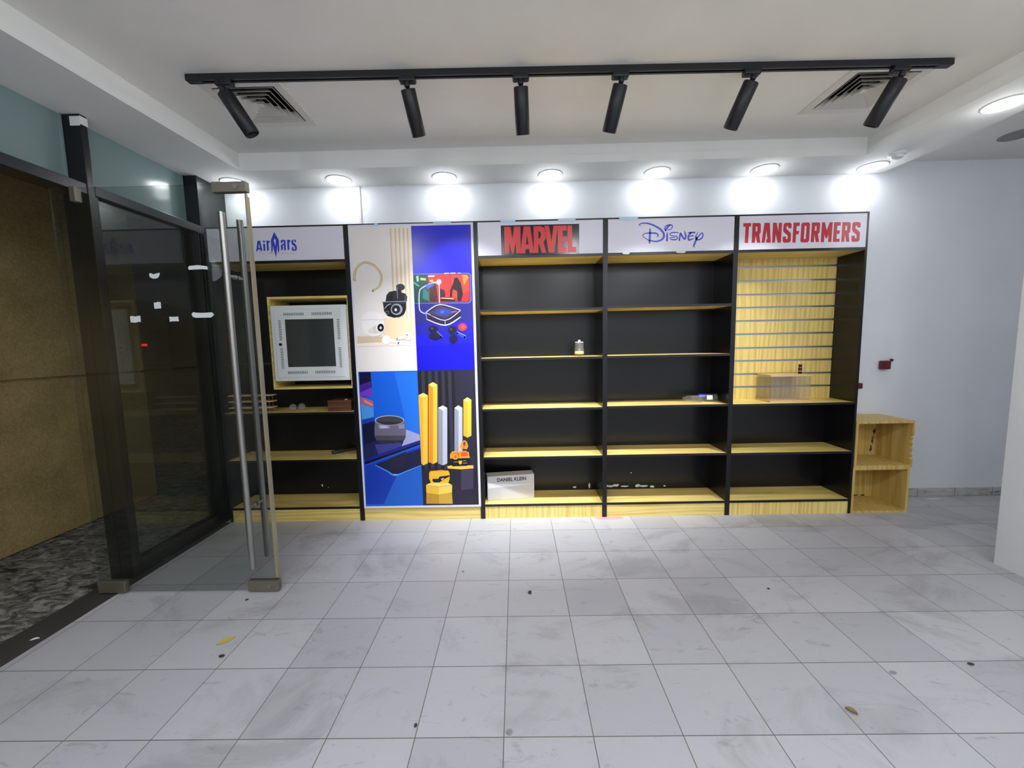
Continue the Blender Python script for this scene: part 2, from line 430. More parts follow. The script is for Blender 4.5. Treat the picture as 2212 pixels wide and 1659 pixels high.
SPEAR_LETTERS = [[[(.313,2.267),(.334,2.267),(.344,2.194),(.33,2.186),(.329,2.203),(.314,2.202),(.309,2.194),(.295,2.185),(.311,2.262)],[(.324,2.248),(.328,2.214),(.315,2.214)]],[[(.354,2.267),(.37,2.267),(.37,2.253),(.355,2.253)]],[[(.354,2.243),(.37,2.243),(.368,2.194),(.354,2.186)]],[[(.381,2.267),(.394,2.267),(.397,2.263),(.408,2.267),(.408,2.253),(.397,2.25),(.396,2.194),(.382,2.187)]],[[(.447,2.331),(.478,2.271),(.478,2.196),(.465,2.165),(.465,2.231),(.447,2.137),(.429,2.23),(.427,2.197),(.414,2.167),(.417,2.269)],[(.446,2.283),(.456,2.268),(.449,2.224),(.439,2.266)]],[[(.494,2.265),(.502,2.27),(.521,2.27),(.528,2.266),(.53,2.257),(.529,2.194),(.514,2.187),(.516,2.23),(.508,2.229),(.505,2.198),(.492,2.188),(.492,2.23),(.501,2.237),(.516,2.241),(.515,2.259),(.508,2.26),(.507,2.251),(.493,2.243)]],[[(.543,2.269),(.557,2.27),(.56,2.265),(.569,2.269),(.568,2.252),(.558,2.25),(.556,2.197),(.542,2.188)]],[[(.612,2.252),(.6,2.245),(.601,2.263),(.591,2.263),(.59,2.246),(.608,2.233),(.615,2.219),(.614,2.193),(.605,2.185),(.581,2.185),(.575,2.194),(.575,2.21),(.587,2.217),(.588,2.197),(.596,2.193),(.601,2.2),(.6,2.218),(.581,2.23),(.575,2.242),(.576,2.261),(.586,2.268),(.606,2.269),(.613,2.262)]]]
TINY_LETTER_SPOTS = [(.325,2.173),(.346,2.173),(.366,2.172),(.388,2.172),(.405,2.172),(.427,2.171),(.456,2.17),(.481,2.17),(.498,2.169),(.52,2.169),(.541,2.168),(.563,2.168),(.584,2.167)]
CRIMSON_LETTERS = [[[(4.047,2.312),(4.107,2.312),(4.107,2.286),(4.091,2.286),(4.089,2.165),(4.063,2.166),(4.065,2.286),(4.048,2.286)]],[[(4.117,2.312),(4.17,2.311),(4.18,2.304),(4.182,2.241),(4.171,2.225),(4.182,2.165),(4.157,2.164),(4.143,2.22),(4.141,2.165),(4.116,2.165)],[(4.143,2.284),(4.155,2.284),(4.155,2.25),(4.144,2.25)]],[[(4.208,2.311),(4.248,2.311),(4.261,2.163),(4.226,2.164),(4.226,2.19),(4.234,2.19),(4.225,2.255),(4.214,2.164),(4.19,2.164)]],[[(4.272,2.31),(4.3,2.31),(4.314,2.245),(4.316,2.309),(4.341,2.309),(4.338,2.162),(4.313,2.162),(4.296,2.228),(4.292,2.162),(4.271,2.163)]],[[(4.365,2.308),(4.402,2.308),(4.414,2.298),(4.413,2.266),(4.39,2.266),(4.388,2.281),(4.377,2.281),(4.376,2.263),(4.408,2.234),(4.412,2.223),(4.412,2.173),(4.403,2.161),(4.36,2.161),(4.351,2.172),(4.351,2.207),(4.374,2.207),(4.374,2.191),(4.382,2.186),(4.388,2.191),(4.388,2.212),(4.354,2.241),(4.351,2.257),(4.353,2.298)]],[[(4.427,2.307),(4.475,2.307),(4.474,2.282),(4.452,2.281),(4.451,2.246),(4.473,2.245),(4.468,2.22),(4.45,2.22),(4.449,2.16),(4.425,2.16)]],[[(4.496,2.306),(4.542,2.307),(4.552,2.296),(4.551,2.172),(4.54,2.159),(4.493,2.16),(4.485,2.17),(4.487,2.295)],[(4.513,2.281),(4.526,2.281),(4.526,2.185),(4.51,2.185)]],[[(4.566,2.306),(4.62,2.305),(4.629,2.296),(4.627,2.231),(4.616,2.219),(4.627,2.16),(4.603,2.16),(4.588,2.217),(4.588,2.16),(4.564,2.16)],[(4.591,2.279),(4.603,2.279),(4.603,2.244),(4.59,2.244)]],[[(4.642,2.305),(4.664,2.305),(4.68,2.246),(4.7,2.304),(4.723,2.304),(4.72,2.158),(4.695,2.158),(4.696,2.214),(4.684,2.186),(4.676,2.186),(4.665,2.215),(4.664,2.158),(4.64,2.158)]],[[(4.734,2.304),(4.785,2.303),(4.783,2.277),(4.759,2.277),(4.758,2.243),(4.782,2.242),(4.778,2.217),(4.758,2.216),(4.758,2.181),(4.782,2.181),(4.782,2.157),(4.732,2.158)]],[[(4.796,2.303),(4.848,2.302),(4.859,2.292),(4.859,2.228),(4.848,2.217),(4.857,2.156),(4.833,2.156),(4.82,2.212),(4.818,2.157),(4.795,2.156)],[(4.82,2.275),(4.833,2.275),(4.834,2.241),(4.82,2.241)]],[[(4.883,2.301),(4.922,2.301),(4.934,2.29),(4.934,2.261),(4.91,2.26),(4.909,2.274),(4.897,2.274),(4.896,2.255),(4.93,2.228),(4.933,2.215),(4.932,2.167),(4.921,2.155),(4.88,2.155),(4.871,2.165),(4.87,2.201),(4.894,2.201),(4.895,2.185),(4.902,2.179),(4.909,2.185),(4.908,2.207),(4.875,2.234),(4.871,2.249),(4.871,2.29)]]]
PRINT_CREAM = [((238,230,226),'p',[(1.036,2.35),(1.509,2.35),(1.509,1.237),(1.036,1.237)]),((245,230,208),'p',[(1.345,2.337),(1.38,2.337),(1.376,1.654),(1.343,1.654)]),((206,184,155),'p',[(1.345,2.337),(1.351,2.337),(1.35,1.654),(1.343,1.654)]),((232,212,184),'p',[(1.351,2.337),(1.359,2.337),(1.358,1.653),(1.35,1.654)]),((245,230,208),'p',[(1.38,2.336),(1.412,2.337),(1.409,1.654),(1.376,1.653)]),((206,184,155),'p',[(1.38,2.336),(1.387,2.336),(1.382,1.653),(1.376,1.653)]),((232,212,184),'p',[(1.387,2.336),(1.395,2.336),(1.39,1.653),(1.382,1.653)]),((245,230,208),'p',[(1.412,2.335),(1.444,2.336),(1.441,1.653),(1.408,1.652)]),((206,184,155),'p',[(1.412,2.335),(1.419,2.335),(1.415,1.652),(1.408,1.652)]),((232,212,184),'p',[(1.419,2.335),(1.427,2.335),(1.423,1.652),(1.415,1.652)]),((245,230,208),'p',[(1.444,2.335),(1.476,2.335),(1.47,1.652),(1.441,1.652)]),((206,184,155),'p',[(1.444,2.335),(1.451,2.334),(1.448,1.652),(1.441,1.652)]),((232,212,184),'p',[(1.451,2.334),(1.459,2.334),(1.456,1.651),(1.448,1.652)]),((245,230,208),'p',[(1.476,2.334),(1.505,2.335),(1.505,1.652),(1.47,1.651)]),((206,184,155),'p',[(1.476,2.334),(1.483,2.334),(1.477,1.651),(1.47,1.651)]),((232,212,184),'p',[(1.483,2.334),(1.491,2.334),(1.485,1.651),(1.477,1.651)]),((205,190,178),'s',[(1.054,1.946,.0115),(1.066,2.023,.0115),(1.116,2.074,.0115),(1.17,2.076,.0144),(1.233,2.037,.0187),(1.262,1.976,.0215),(1.244,1.906,.0215),(1.187,1.865,.0144)]),((216,196,140),'s',[(1.042,1.953,.0101),(1.051,2.016,.0101),(1.098,2.074,.0101),(1.156,2.089,.0115),(1.219,2.058,.0115),(1.261,1.997,.0115),(1.262,1.941,.0115),(1.232,1.896,.0101),(1.188,1.874,.0086)]),((238,216,178),'p',[(1.256,1.655),(1.505,1.652),(1.507,1.479),(1.254,1.48)]),((214,194,166),'p',[(1.044,1.517),(1.259,1.513),(1.259,1.459),(1.044,1.461)]),((242,230,218),'p',[(1.044,1.461),(1.508,1.475),(1.509,1.439),(1.045,1.437)]),((30,30,38),'p',[(1.284,1.783),(1.294,1.831),(1.317,1.857),(1.361,1.865),(1.439,1.842),(1.457,1.817),(1.451,1.781)]),((16,16,22),'p',[(1.299,1.783),(1.308,1.82),(1.337,1.826),(1.349,1.782)]),((70,72,84),'p',[(1.431,1.785),(1.437,1.828),(1.452,1.817),(1.448,1.785)]),((42,42,54),'p',[(1.262,1.782),(1.447,1.783),(1.441,1.717),(1.426,1.682),(1.391,1.661),(1.343,1.657),(1.293,1.672),(1.269,1.707)]),((18,18,26),'p',[(1.272,1.75),(1.443,1.76),(1.439,1.71),(1.409,1.672),(1.343,1.659),(1.3,1.672),(1.274,1.707)]),((150,152,165),'s',[(1.262,1.78,.0057),(1.349,1.781,.0057),(1.446,1.781,.0057)]),((150,150,166),'p',[(1.415,1.719),(1.412,1.706),(1.404,1.694),(1.394,1.684),(1.38,1.678),(1.366,1.676),(1.352,1.679),(1.339,1.685),(1.329,1.695),(1.323,1.708),(1.322,1.721),(1.325,1.735),(1.332,1.747),(1.343,1.757),(1.356,1.763),(1.37,1.765),(1.384,1.762),(1.397,1.756),(1.407,1.746),(1.413,1.733)]),((24,24,30),'p',[(1.397,1.72),(1.395,1.71),(1.39,1.701),(1.382,1.694),(1.373,1.689),(1.362,1.688),(1.352,1.69),(1.343,1.694),(1.336,1.702),(1.332,1.711),(1.33,1.721),(1.333,1.731),(1.338,1.74),(1.345,1.747),(1.355,1.752),(1.365,1.753),(1.376,1.751),(1.385,1.747),(1.392,1.739),(1.396,1.73)]),((225,225,230),'p',[(1.371,1.718),(1.37,1.714),(1.369,1.711),(1.366,1.708),(1.363,1.707),(1.36,1.706),(1.357,1.707),(1.354,1.709),(1.352,1.711),(1.351,1.714),(1.351,1.718),(1.351,1.721),(1.353,1.725),(1.355,1.727),(1.358,1.729),(1.361,1.729),(1.364,1.729),(1.367,1.727),(1.369,1.724),(1.371,1.721)]),((120,120,134),'p',[(1.307,1.697),(1.306,1.693),(1.304,1.689),(1.301,1.686),(1.297,1.684),(1.292,1.683),(1.288,1.684),(1.284,1.686),(1.281,1.69),(1.279,1.694),(1.278,1.698),(1.279,1.702),(1.282,1.706),(1.285,1.709),(1.289,1.711),(1.294,1.712),(1.298,1.711),(1.302,1.709),(1.305,1.706),(1.307,1.702)]),((30,30,38),'p',[(1.303,1.698),(1.302,1.694),(1.301,1.692),(1.298,1.69),(1.296,1.688),(1.292,1.688),(1.289,1.688),(1.287,1.69),(1.284,1.692),(1.283,1.695),(1.283,1.698),(1.283,1.701),(1.285,1.704),(1.287,1.706),(1.29,1.707),(1.293,1.708),(1.297,1.707),(1.299,1.706),(1.301,1.703),(1.303,1.701)]),((190,190,200),'s',[(1.274,1.728,.0043),(1.297,1.753,.0057),(1.325,1.764,.0043)]),((30,30,40),'p',[(1.373,1.903),(1.392,1.914),(1.416,1.888),(1.402,1.797),(1.373,1.797)]),((46,46,56),'p',[(1.441,1.886),(1.438,1.879),(1.432,1.873),(1.424,1.869),(1.414,1.868),(1.404,1.868),(1.395,1.872),(1.387,1.877),(1.381,1.883),(1.379,1.891),(1.379,1.898),(1.382,1.905),(1.388,1.911),(1.396,1.915),(1.405,1.916),(1.415,1.916),(1.424,1.913),(1.432,1.907),(1.438,1.901),(1.441,1.894)]),((150,150,165),'s',[(1.381,1.889,.0043),(1.379,1.804,.0043)]),((242,238,236),'p',[(1.088,1.632),(1.093,1.668),(1.116,1.699),(1.164,1.71),(1.218,1.706),(1.257,1.678),(1.265,1.628),(1.26,1.563),(1.231,1.524),(1.168,1.511),(1.11,1.532),(1.088,1.581)]),((206,190,176),'s',[(1.088,1.643,.0036),(1.175,1.644,.0036),(1.266,1.641,.0036)]),((220,205,192),'p',[(1.137,1.552),(1.172,1.583),(1.221,1.615),(1.235,1.542),(1.176,1.535)]),((240,235,232),'p',[(1.183,1.558),(1.182,1.552),(1.179,1.546),(1.174,1.542),(1.167,1.539),(1.16,1.538),(1.154,1.539),(1.148,1.542),(1.143,1.547),(1.14,1.552),(1.14,1.559),(1.141,1.565),(1.145,1.57),(1.15,1.575),(1.156,1.578),(1.163,1.578),(1.169,1.577),(1.175,1.574),(1.18,1.57),(1.183,1.564)]),((202,180,160),'p',[(1.179,1.558),(1.178,1.553),(1.175,1.549),(1.171,1.545),(1.166,1.543),(1.161,1.542),(1.155,1.543),(1.151,1.546),(1.147,1.549),(1.145,1.554),(1.144,1.559),(1.145,1.563),(1.148,1.568),(1.152,1.571),(1.157,1.573),(1.162,1.574),(1.168,1.573),(1.173,1.571),(1.176,1.567),(1.179,1.563)]),((238,230,224),'p',[(1.175,1.558),(1.174,1.554),(1.172,1.551),(1.169,1.548),(1.165,1.546),(1.161,1.546),(1.157,1.547),(1.153,1.548),(1.151,1.551),(1.149,1.555),(1.148,1.558),(1.149,1.562),(1.151,1.566),(1.154,1.568),(1.158,1.57),(1.162,1.57),(1.166,1.57),(1.17,1.568),(1.173,1.565),(1.174,1.562)]),((248,246,246),'p',[(1.268,1.581),(1.266,1.57),(1.26,1.559),(1.252,1.551),(1.242,1.546),(1.231,1.545),(1.22,1.547),(1.211,1.552),(1.203,1.561),(1.199,1.571),(1.198,1.583),(1.2,1.594),(1.206,1.605),(1.214,1.613),(1.224,1.618),(1.235,1.619),(1.246,1.617),(1.255,1.612),(1.262,1.603),(1.267,1.593)]),((26,26,30),'p',[(1.262,1.581),(1.26,1.571),(1.256,1.562),(1.25,1.555),(1.242,1.551),(1.234,1.55),(1.226,1.551),(1.219,1.556),(1.214,1.563),(1.21,1.572),(1.21,1.582),(1.211,1.592),(1.216,1.6),(1.222,1.607),(1.229,1.611),(1.238,1.613),(1.246,1.611),(1.253,1.606),(1.258,1.599),(1.261,1.59)]),((220,220,225),'p',[(1.245,1.58),(1.244,1.576),(1.243,1.573),(1.24,1.571),(1.238,1.569),(1.235,1.569),(1.233,1.57),(1.23,1.571),(1.228,1.574),(1.227,1.577),(1.227,1.58),(1.228,1.583),(1.229,1.586),(1.231,1.589),(1.234,1.59),(1.236,1.591),(1.239,1.59),(1.241,1.588),(1.243,1.586),(1.244,1.583)]),((250,248,246),'s',[(1.275,1.487,.0503),(1.32,1.475,.0287),(1.374,1.458,.0187)]),((250,248,246),'p',[(1.308,1.484),(1.306,1.474),(1.301,1.464),(1.293,1.456),(1.283,1.452),(1.273,1.45),(1.263,1.452),(1.253,1.457),(1.246,1.465),(1.242,1.475),(1.241,1.486),(1.243,1.496),(1.249,1.506),(1.256,1.514),(1.266,1.518),(1.276,1.52),(1.287,1.518),(1.296,1.513),(1.303,1.505),(1.307,1.495)]),((214,200,188),'s',[(1.294,1.472,.0043),(1.363,1.456,.0043)]),((250,248,246),'p',[(1.479,1.512),(1.477,1.502),(1.472,1.493),(1.465,1.485),(1.457,1.481),(1.447,1.479),(1.438,1.481),(1.429,1.486),(1.423,1.494),(1.419,1.503),(1.418,1.513),(1.42,1.523),(1.425,1.533),(1.432,1.54),(1.441,1.544),(1.45,1.546),(1.459,1.544),(1.468,1.539),(1.474,1.532),(1.478,1.522)]),((246,240,234),'s',[(1.448,1.509,.0359),(1.409,1.501,.0215),(1.358,1.491,.0158)]),((220,206,194),'p',[(1.45,1.502),(1.449,1.497),(1.447,1.492),(1.444,1.489),(1.441,1.487),(1.437,1.486),(1.434,1.487),(1.43,1.489),(1.428,1.493),(1.427,1.497),(1.426,1.502),(1.427,1.507),(1.429,1.512),(1.432,1.515),(1.435,1.517),(1.439,1.518),(1.442,1.517),(1.445,1.515),(1.448,1.511),(1.449,1.507)])]
PRINT_BLUE = [((22,18,212),'p',[(1.509,2.35),(1.968,2.35),(1.968,1.237),(1.509,1.237)]),((38,34,120),'p',[(1.514,1.762),(1.968,1.752),(1.968,1.62),(1.515,1.601)]),((30,26,160),'p',[(1.515,1.601),(1.968,1.62),(1.968,1.527),(1.517,1.508)]),((8,4,205),'p',[(1.513,1.428),(1.968,1.448),(1.968,1.237),(1.51,1.237)]),((88,104,214),'p',[(1.509,1.991),(1.941,1.989),(1.961,1.971),(1.958,1.774),(1.938,1.755),(1.509,1.762)]),((18,20,40),'p',[(1.509,1.983),(1.934,1.981),(1.952,1.967),(1.949,1.778),(1.932,1.763),(1.509,1.766)]),((206,40,42),'p',[(1.625,1.981),(1.93,1.977),(1.948,1.963),(1.945,1.781),(1.929,1.768),(1.62,1.771)]),((238,62,48),'p',[(1.805,1.975),(1.927,1.974),(1.945,1.958),(1.943,1.849),(1.813,1.795)]),((245,130,60),'p',[(1.891,1.973),(1.927,1.974),(1.94,1.954),(1.902,1.892)]),((22,66,62),'p',[(1.51,1.981),(1.629,1.981),(1.624,1.771),(1.509,1.767)]),((60,160,120),'p',[(1.512,1.936),(1.554,1.9),(1.55,1.889),(1.513,1.914)]),((150,210,190),'p',[(1.531,1.97),(1.55,1.976),(1.552,1.935),(1.537,1.928)]),((40,110,100),'p',[(1.585,1.885),(1.655,1.812),(1.639,1.777),(1.575,1.8)]),((240,190,90),'p',[(1.563,1.959),(1.606,1.955),(1.609,1.937),(1.566,1.941)]),((255,220,200),'p',[(1.625,1.974),(1.675,1.974),(1.675,1.964),(1.626,1.963)]),((245,180,120),'p',[(1.635,1.94),(1.663,1.943),(1.666,1.925),(1.638,1.926)]),((255,220,220),'p',[(1.727,1.924),(1.726,1.917),(1.723,1.912),(1.718,1.907),(1.713,1.904),(1.707,1.903),(1.701,1.904),(1.696,1.907),(1.692,1.912),(1.69,1.918),(1.689,1.925),(1.69,1.931),(1.693,1.937),(1.698,1.942),(1.703,1.944),(1.709,1.945),(1.715,1.944),(1.72,1.941),(1.724,1.936),(1.726,1.93)]),((255,255,255),'p',[(1.717,1.924),(1.716,1.921),(1.715,1.918),(1.713,1.916),(1.71,1.915),(1.708,1.914),(1.705,1.915),(1.703,1.916),(1.701,1.919),(1.7,1.921),(1.699,1.925),(1.7,1.928),(1.701,1.93),(1.703,1.932),(1.706,1.934),(1.708,1.934),(1.711,1.934),(1.713,1.932),(1.715,1.93),(1.716,1.927)]),((250,150,120),'p',[(1.681,1.925),(1.689,1.925),(1.686,1.847),(1.678,1.847)]),((60,20,24),'p',[(1.63,1.912),(1.687,1.911),(1.696,1.773),(1.628,1.774)]),((45,16,20),'p',[(1.715,1.875),(1.75,1.86),(1.756,1.81),(1.705,1.804)]),((40,18,22),'p',[(1.793,1.859),(1.817,1.908),(1.829,1.95),(1.854,1.956),(1.881,1.906),(1.893,1.829),(1.877,1.776),(1.848,1.773),(1.847,1.851),(1.815,1.866),(1.806,1.809),(1.788,1.803)]),((30,14,18),'p',[(1.723,1.807),(1.831,1.795),(1.83,1.773),(1.711,1.776)]),((255,190,130),'s',[(1.723,1.8,.0057),(1.82,1.791,.0057)]),((190,190,230),'p',[(1.752,1.992),(1.79,1.992),(1.789,1.984),(1.751,1.984)]),((190,190,230),'p',[(1.8,1.992),(1.84,1.992),(1.839,1.984),(1.799,1.984)]),((170,170,225),'p',[(1.857,1.991),(1.88,1.991),(1.88,1.984),(1.857,1.984)]),((170,190,240),'s',[(1.595,1.682,.0086),(1.556,1.701,.0086),(1.547,1.744,.0086),(1.552,1.843,.0086),(1.574,1.881,.0086),(1.662,1.917,.0086),(1.702,1.916,.0072),(1.709,1.868,.0057),(1.707,1.762,.0057)]),((60,90,205),'p',[(1.604,1.898),(1.662,1.917),(1.665,1.897),(1.61,1.867)]),((30,26,52),'p',[(1.598,1.693),(1.71,1.751),(1.867,1.703),(1.867,1.651),(1.747,1.588),(1.603,1.635)]),((60,48,86),'p',[(1.613,1.689),(1.711,1.742),(1.854,1.7),(1.749,1.64)]),((44,60,150),'p',[(1.796,1.689),(1.793,1.681),(1.784,1.674),(1.77,1.668),(1.753,1.665),(1.734,1.664),(1.716,1.666),(1.699,1.67),(1.685,1.676),(1.677,1.683),(1.674,1.691),(1.678,1.699),(1.687,1.706),(1.7,1.711),(1.717,1.715),(1.736,1.716),(1.755,1.714),(1.772,1.71),(1.785,1.704),(1.793,1.697)]),((70,90,190),'p',[(1.743,1.693),(1.742,1.69),(1.74,1.687),(1.736,1.685),(1.731,1.684),(1.726,1.684),(1.72,1.684),(1.715,1.686),(1.712,1.688),(1.709,1.691),(1.709,1.694),(1.71,1.697),(1.712,1.7),(1.716,1.702),(1.721,1.703),(1.726,1.704),(1.732,1.703),(1.736,1.701),(1.74,1.699),(1.743,1.696)]),((205,196,232),'s',[(1.598,1.693,.0065),(1.71,1.751,.0065),(1.868,1.704,.0065)]),((180,176,226),'s',[(1.598,1.69,.0065),(1.745,1.627,.0072),(1.867,1.7,.0065)]),((196,188,232),'s',[(1.601,1.639,.0072),(1.746,1.589,.0101),(1.867,1.65,.0079)]),((150,150,220),'s',[(1.599,1.689,.005),(1.602,1.639,.005)]),((170,160,220),'s',[(1.745,1.627,.005),(1.746,1.591,.005)]),((110,90,150),'s',[(1.634,1.671,.0057),(1.67,1.655,.0057)]),((150,110,160),'s',[(1.795,1.689,.0057),(1.838,1.695,.0057)]),((200,50,64),'p',[(1.916,1.571),(1.914,1.562),(1.909,1.554),(1.901,1.547),(1.891,1.543),(1.88,1.542),(1.87,1.544),(1.86,1.548),(1.853,1.555),(1.848,1.564),(1.846,1.573),(1.849,1.582),(1.854,1.591),(1.862,1.597),(1.872,1.601),(1.882,1.602),(1.893,1.601),(1.903,1.596),(1.91,1.589),(1.915,1.581)]),((235,80,70),'p',[(1.902,1.572),(1.901,1.567),(1.899,1.563),(1.895,1.559),(1.89,1.557),(1.884,1.556),(1.879,1.557),(1.874,1.56),(1.871,1.563),(1.868,1.568),(1.868,1.572),(1.869,1.577),(1.871,1.582),(1.875,1.585),(1.88,1.587),(1.885,1.588),(1.891,1.587),(1.896,1.585),(1.899,1.581),(1.902,1.577)]),((14,12,60),'p',[(1.701,1.504),(1.698,1.495),(1.692,1.487),(1.682,1.481),(1.669,1.477),(1.656,1.476),(1.642,1.478),(1.63,1.482),(1.621,1.488),(1.615,1.497),(1.613,1.506),(1.616,1.515),(1.622,1.522),(1.632,1.529),(1.645,1.532),(1.658,1.534),(1.672,1.532),(1.684,1.528),(1.693,1.521),(1.699,1.513)]),((14,12,60),'p',[(1.839,1.479),(1.837,1.468),(1.832,1.458),(1.824,1.45),(1.815,1.445),(1.804,1.444),(1.794,1.446),(1.785,1.451),(1.778,1.459),(1.773,1.47),(1.772,1.481),(1.774,1.492),(1.779,1.502),(1.787,1.51),(1.796,1.515),(1.807,1.516),(1.817,1.514),(1.826,1.509),(1.833,1.501),(1.838,1.491)]),((24,24,60),'s',[(1.659,1.548,.0287),(1.711,1.496,.023)]),((90,110,240),'s',[(1.67,1.551,.0057),(1.719,1.502,.0072)]),((22,20,40),'p',[(1.685,1.56),(1.682,1.552),(1.677,1.545),(1.669,1.539),(1.658,1.535),(1.647,1.534),(1.636,1.535),(1.626,1.539),(1.618,1.546),(1.613,1.553),(1.612,1.562),(1.614,1.57),(1.619,1.578),(1.628,1.584),(1.638,1.587),(1.649,1.588),(1.66,1.587),(1.67,1.583),(1.678,1.577),(1.683,1.569)]),((60,56,90),'p',[(1.653,1.566),(1.652,1.563),(1.65,1.561),(1.648,1.559),(1.644,1.558),(1.641,1.558),(1.637,1.558),(1.634,1.56),(1.632,1.561),(1.63,1.564),(1.63,1.567),(1.63,1.569),(1.632,1.572),(1.635,1.573),(1.638,1.575),(1.642,1.575),(1.645,1.574),(1.648,1.573),(1.651,1.571),(1.652,1.569)]),((40,60,200),'s',[(1.833,1.53,.0258),(1.9,1.489,.0244)]),((120,140,250),'s',[(1.837,1.537,.0057),(1.905,1.503,.0057)]),((22,20,40),'p',[(1.834,1.55),(1.832,1.54),(1.827,1.532),(1.819,1.525),(1.81,1.52),(1.8,1.519),(1.789,1.521),(1.78,1.526),(1.773,1.533),(1.769,1.542),(1.767,1.552),(1.769,1.561),(1.774,1.57),(1.782,1.577),(1.791,1.581),(1.802,1.582),(1.812,1.581),(1.821,1.576),(1.828,1.569),(1.833,1.56)]),((60,56,90),'p',[(1.8,1.558),(1.8,1.555),(1.798,1.553),(1.796,1.551),(1.793,1.55),(1.79,1.55),(1.787,1.55),(1.784,1.551),(1.782,1.553),(1.78,1.556),(1.78,1.558),(1.78,1.561),(1.782,1.564),(1.784,1.565),(1.787,1.567),(1.79,1.567),(1.793,1.566),(1.796,1.565),(1.798,1.563),(1.8,1.561)])]
PRINT_SPEAKER = [((18,96,222),'p',[(1.036,1.237),(1.509,1.237),(1.509,.125),(1.036,.125)]),((34,116,232),'p',[(1.326,1.226),(1.508,1.227),(1.505,.726),(1.39,.757),(1.389,.874)]),((18,60,180),'p',[(1.047,.466),(1.508,.622),(1.502,.141),(1.04,.143)]),((30,98,206),'p',[(1.299,.372),(1.509,.451),(1.503,.141),(1.184,.142)]),((20,16,52),'p',[(1.044,1.232),(1.136,1.233),(1.137,1.14),(1.043,1.098)]),((66,36,140),'p',[(1.043,1.131),(1.138,1.161),(1.143,1.046),(1.043,1.026)]),((110,60,190),'p',[(1.042,1.069),(1.141,1.111),(1.144,1.039),(1.043,1.037)]),((176,96,128),'p',[(1.043,1.037),(1.142,.999),(1.143,.944),(1.043,.979)]),((220,150,130),'p',[(1.064,1.015),(1.139,.974),(1.139,.959),(1.077,.989)]),((70,150,225),'p',[(1.043,.979),(1.143,.941),(1.142,.87),(1.044,.848)]),((24,60,170),'p',[(1.044,.848),(1.142,.87),(1.146,.835),(1.045,.807)]),((16,18,52),'p',[(1.045,.811),(1.146,.835),(1.167,.65),(1.043,.523)]),((30,30,84),'p',[(1.05,.645),(1.168,.68),(1.386,.661),(1.505,.718),(1.506,.668),(1.047,.515)]),((164,168,216),'p',[(1.394,.764),(1.505,.72),(1.506,.673),(1.355,.625),(1.388,.698)]),((60,60,140),'p',[(1.137,.644),(1.356,.655),(1.355,.625),(1.162,.561)]),((24,34,150),'p',[(1.045,.519),(1.506,.668),(1.506,.65),(1.046,.498)]),((6,6,24),'p',[(1.046,.498),(1.506,.65),(1.507,.637),(1.048,.477)]),((24,24,66),'p',[(1.134,.476),(1.158,.488),(1.509,.604),(1.507,.466),(1.3,.386)]),((34,30,56),'p',[(1.248,.523),(1.391,.58),(1.388,.49),(1.361,.45),(1.258,.433)]),((70,140,235),'s',[(1.135,.471,.0098),(1.221,.424,.0111),(1.292,.384,.0153),(1.404,.423,.0111),(1.507,.462,.0098)]),((190,220,255),'s',[(1.278,.393,.0056),(1.314,.388,.0056)]),((106,100,122),'p',[(1.152,.841),(1.385,.836),(1.394,.801),(1.396,.757),(1.392,.698),(1.372,.669),(1.328,.658),(1.262,.655),(1.189,.66),(1.157,.676),(1.141,.71),(1.142,.776)]),((150,146,172),'p',[(1.175,.805),(1.262,.8),(1.268,.774),(1.181,.772)]),((188,184,212),'p',[(1.189,.799),(1.247,.795),(1.248,.779),(1.195,.778)]),((142,138,166),'p',[(1.334,.802),(1.386,.809),(1.387,.772),(1.34,.769)]),((72,68,84),'p',[(1.143,.717),(1.393,.713),(1.387,.687),(1.368,.667),(1.262,.655),(1.168,.669),(1.147,.688)]),((44,42,54),'p',[(1.157,.679),(1.379,.675),(1.357,.662),(1.262,.654),(1.175,.664)]),((186,186,206),'p',[(1.387,.838),(1.38,.825),(1.363,.814),(1.336,.806),(1.303,.8),(1.266,.799),(1.23,.802),(1.197,.808),(1.171,.818),(1.155,.829),(1.15,.842),(1.156,.855),(1.174,.866),(1.2,.874),(1.234,.88),(1.27,.881),(1.307,.878),(1.34,.872),(1.365,.862),(1.382,.851)]),((66,63,72),'p',[(1.38,.836),(1.374,.825),(1.357,.815),(1.332,.808),(1.301,.803),(1.266,.802),(1.232,.804),(1.201,.81),(1.177,.819),(1.162,.829),(1.157,.841),(1.163,.852),(1.179,.862),(1.204,.869),(1.236,.874),(1.27,.875),(1.304,.873),(1.335,.867),(1.359,.858),(1.375,.848)]),((48,46,54),'p',[(1.169,.831),(1.365,.827),(1.32,.806),(1.269,.803),(1.212,.808)]),((58,54,70),'s',[(1.222,.697,.007),(1.265,.695,.007)])]
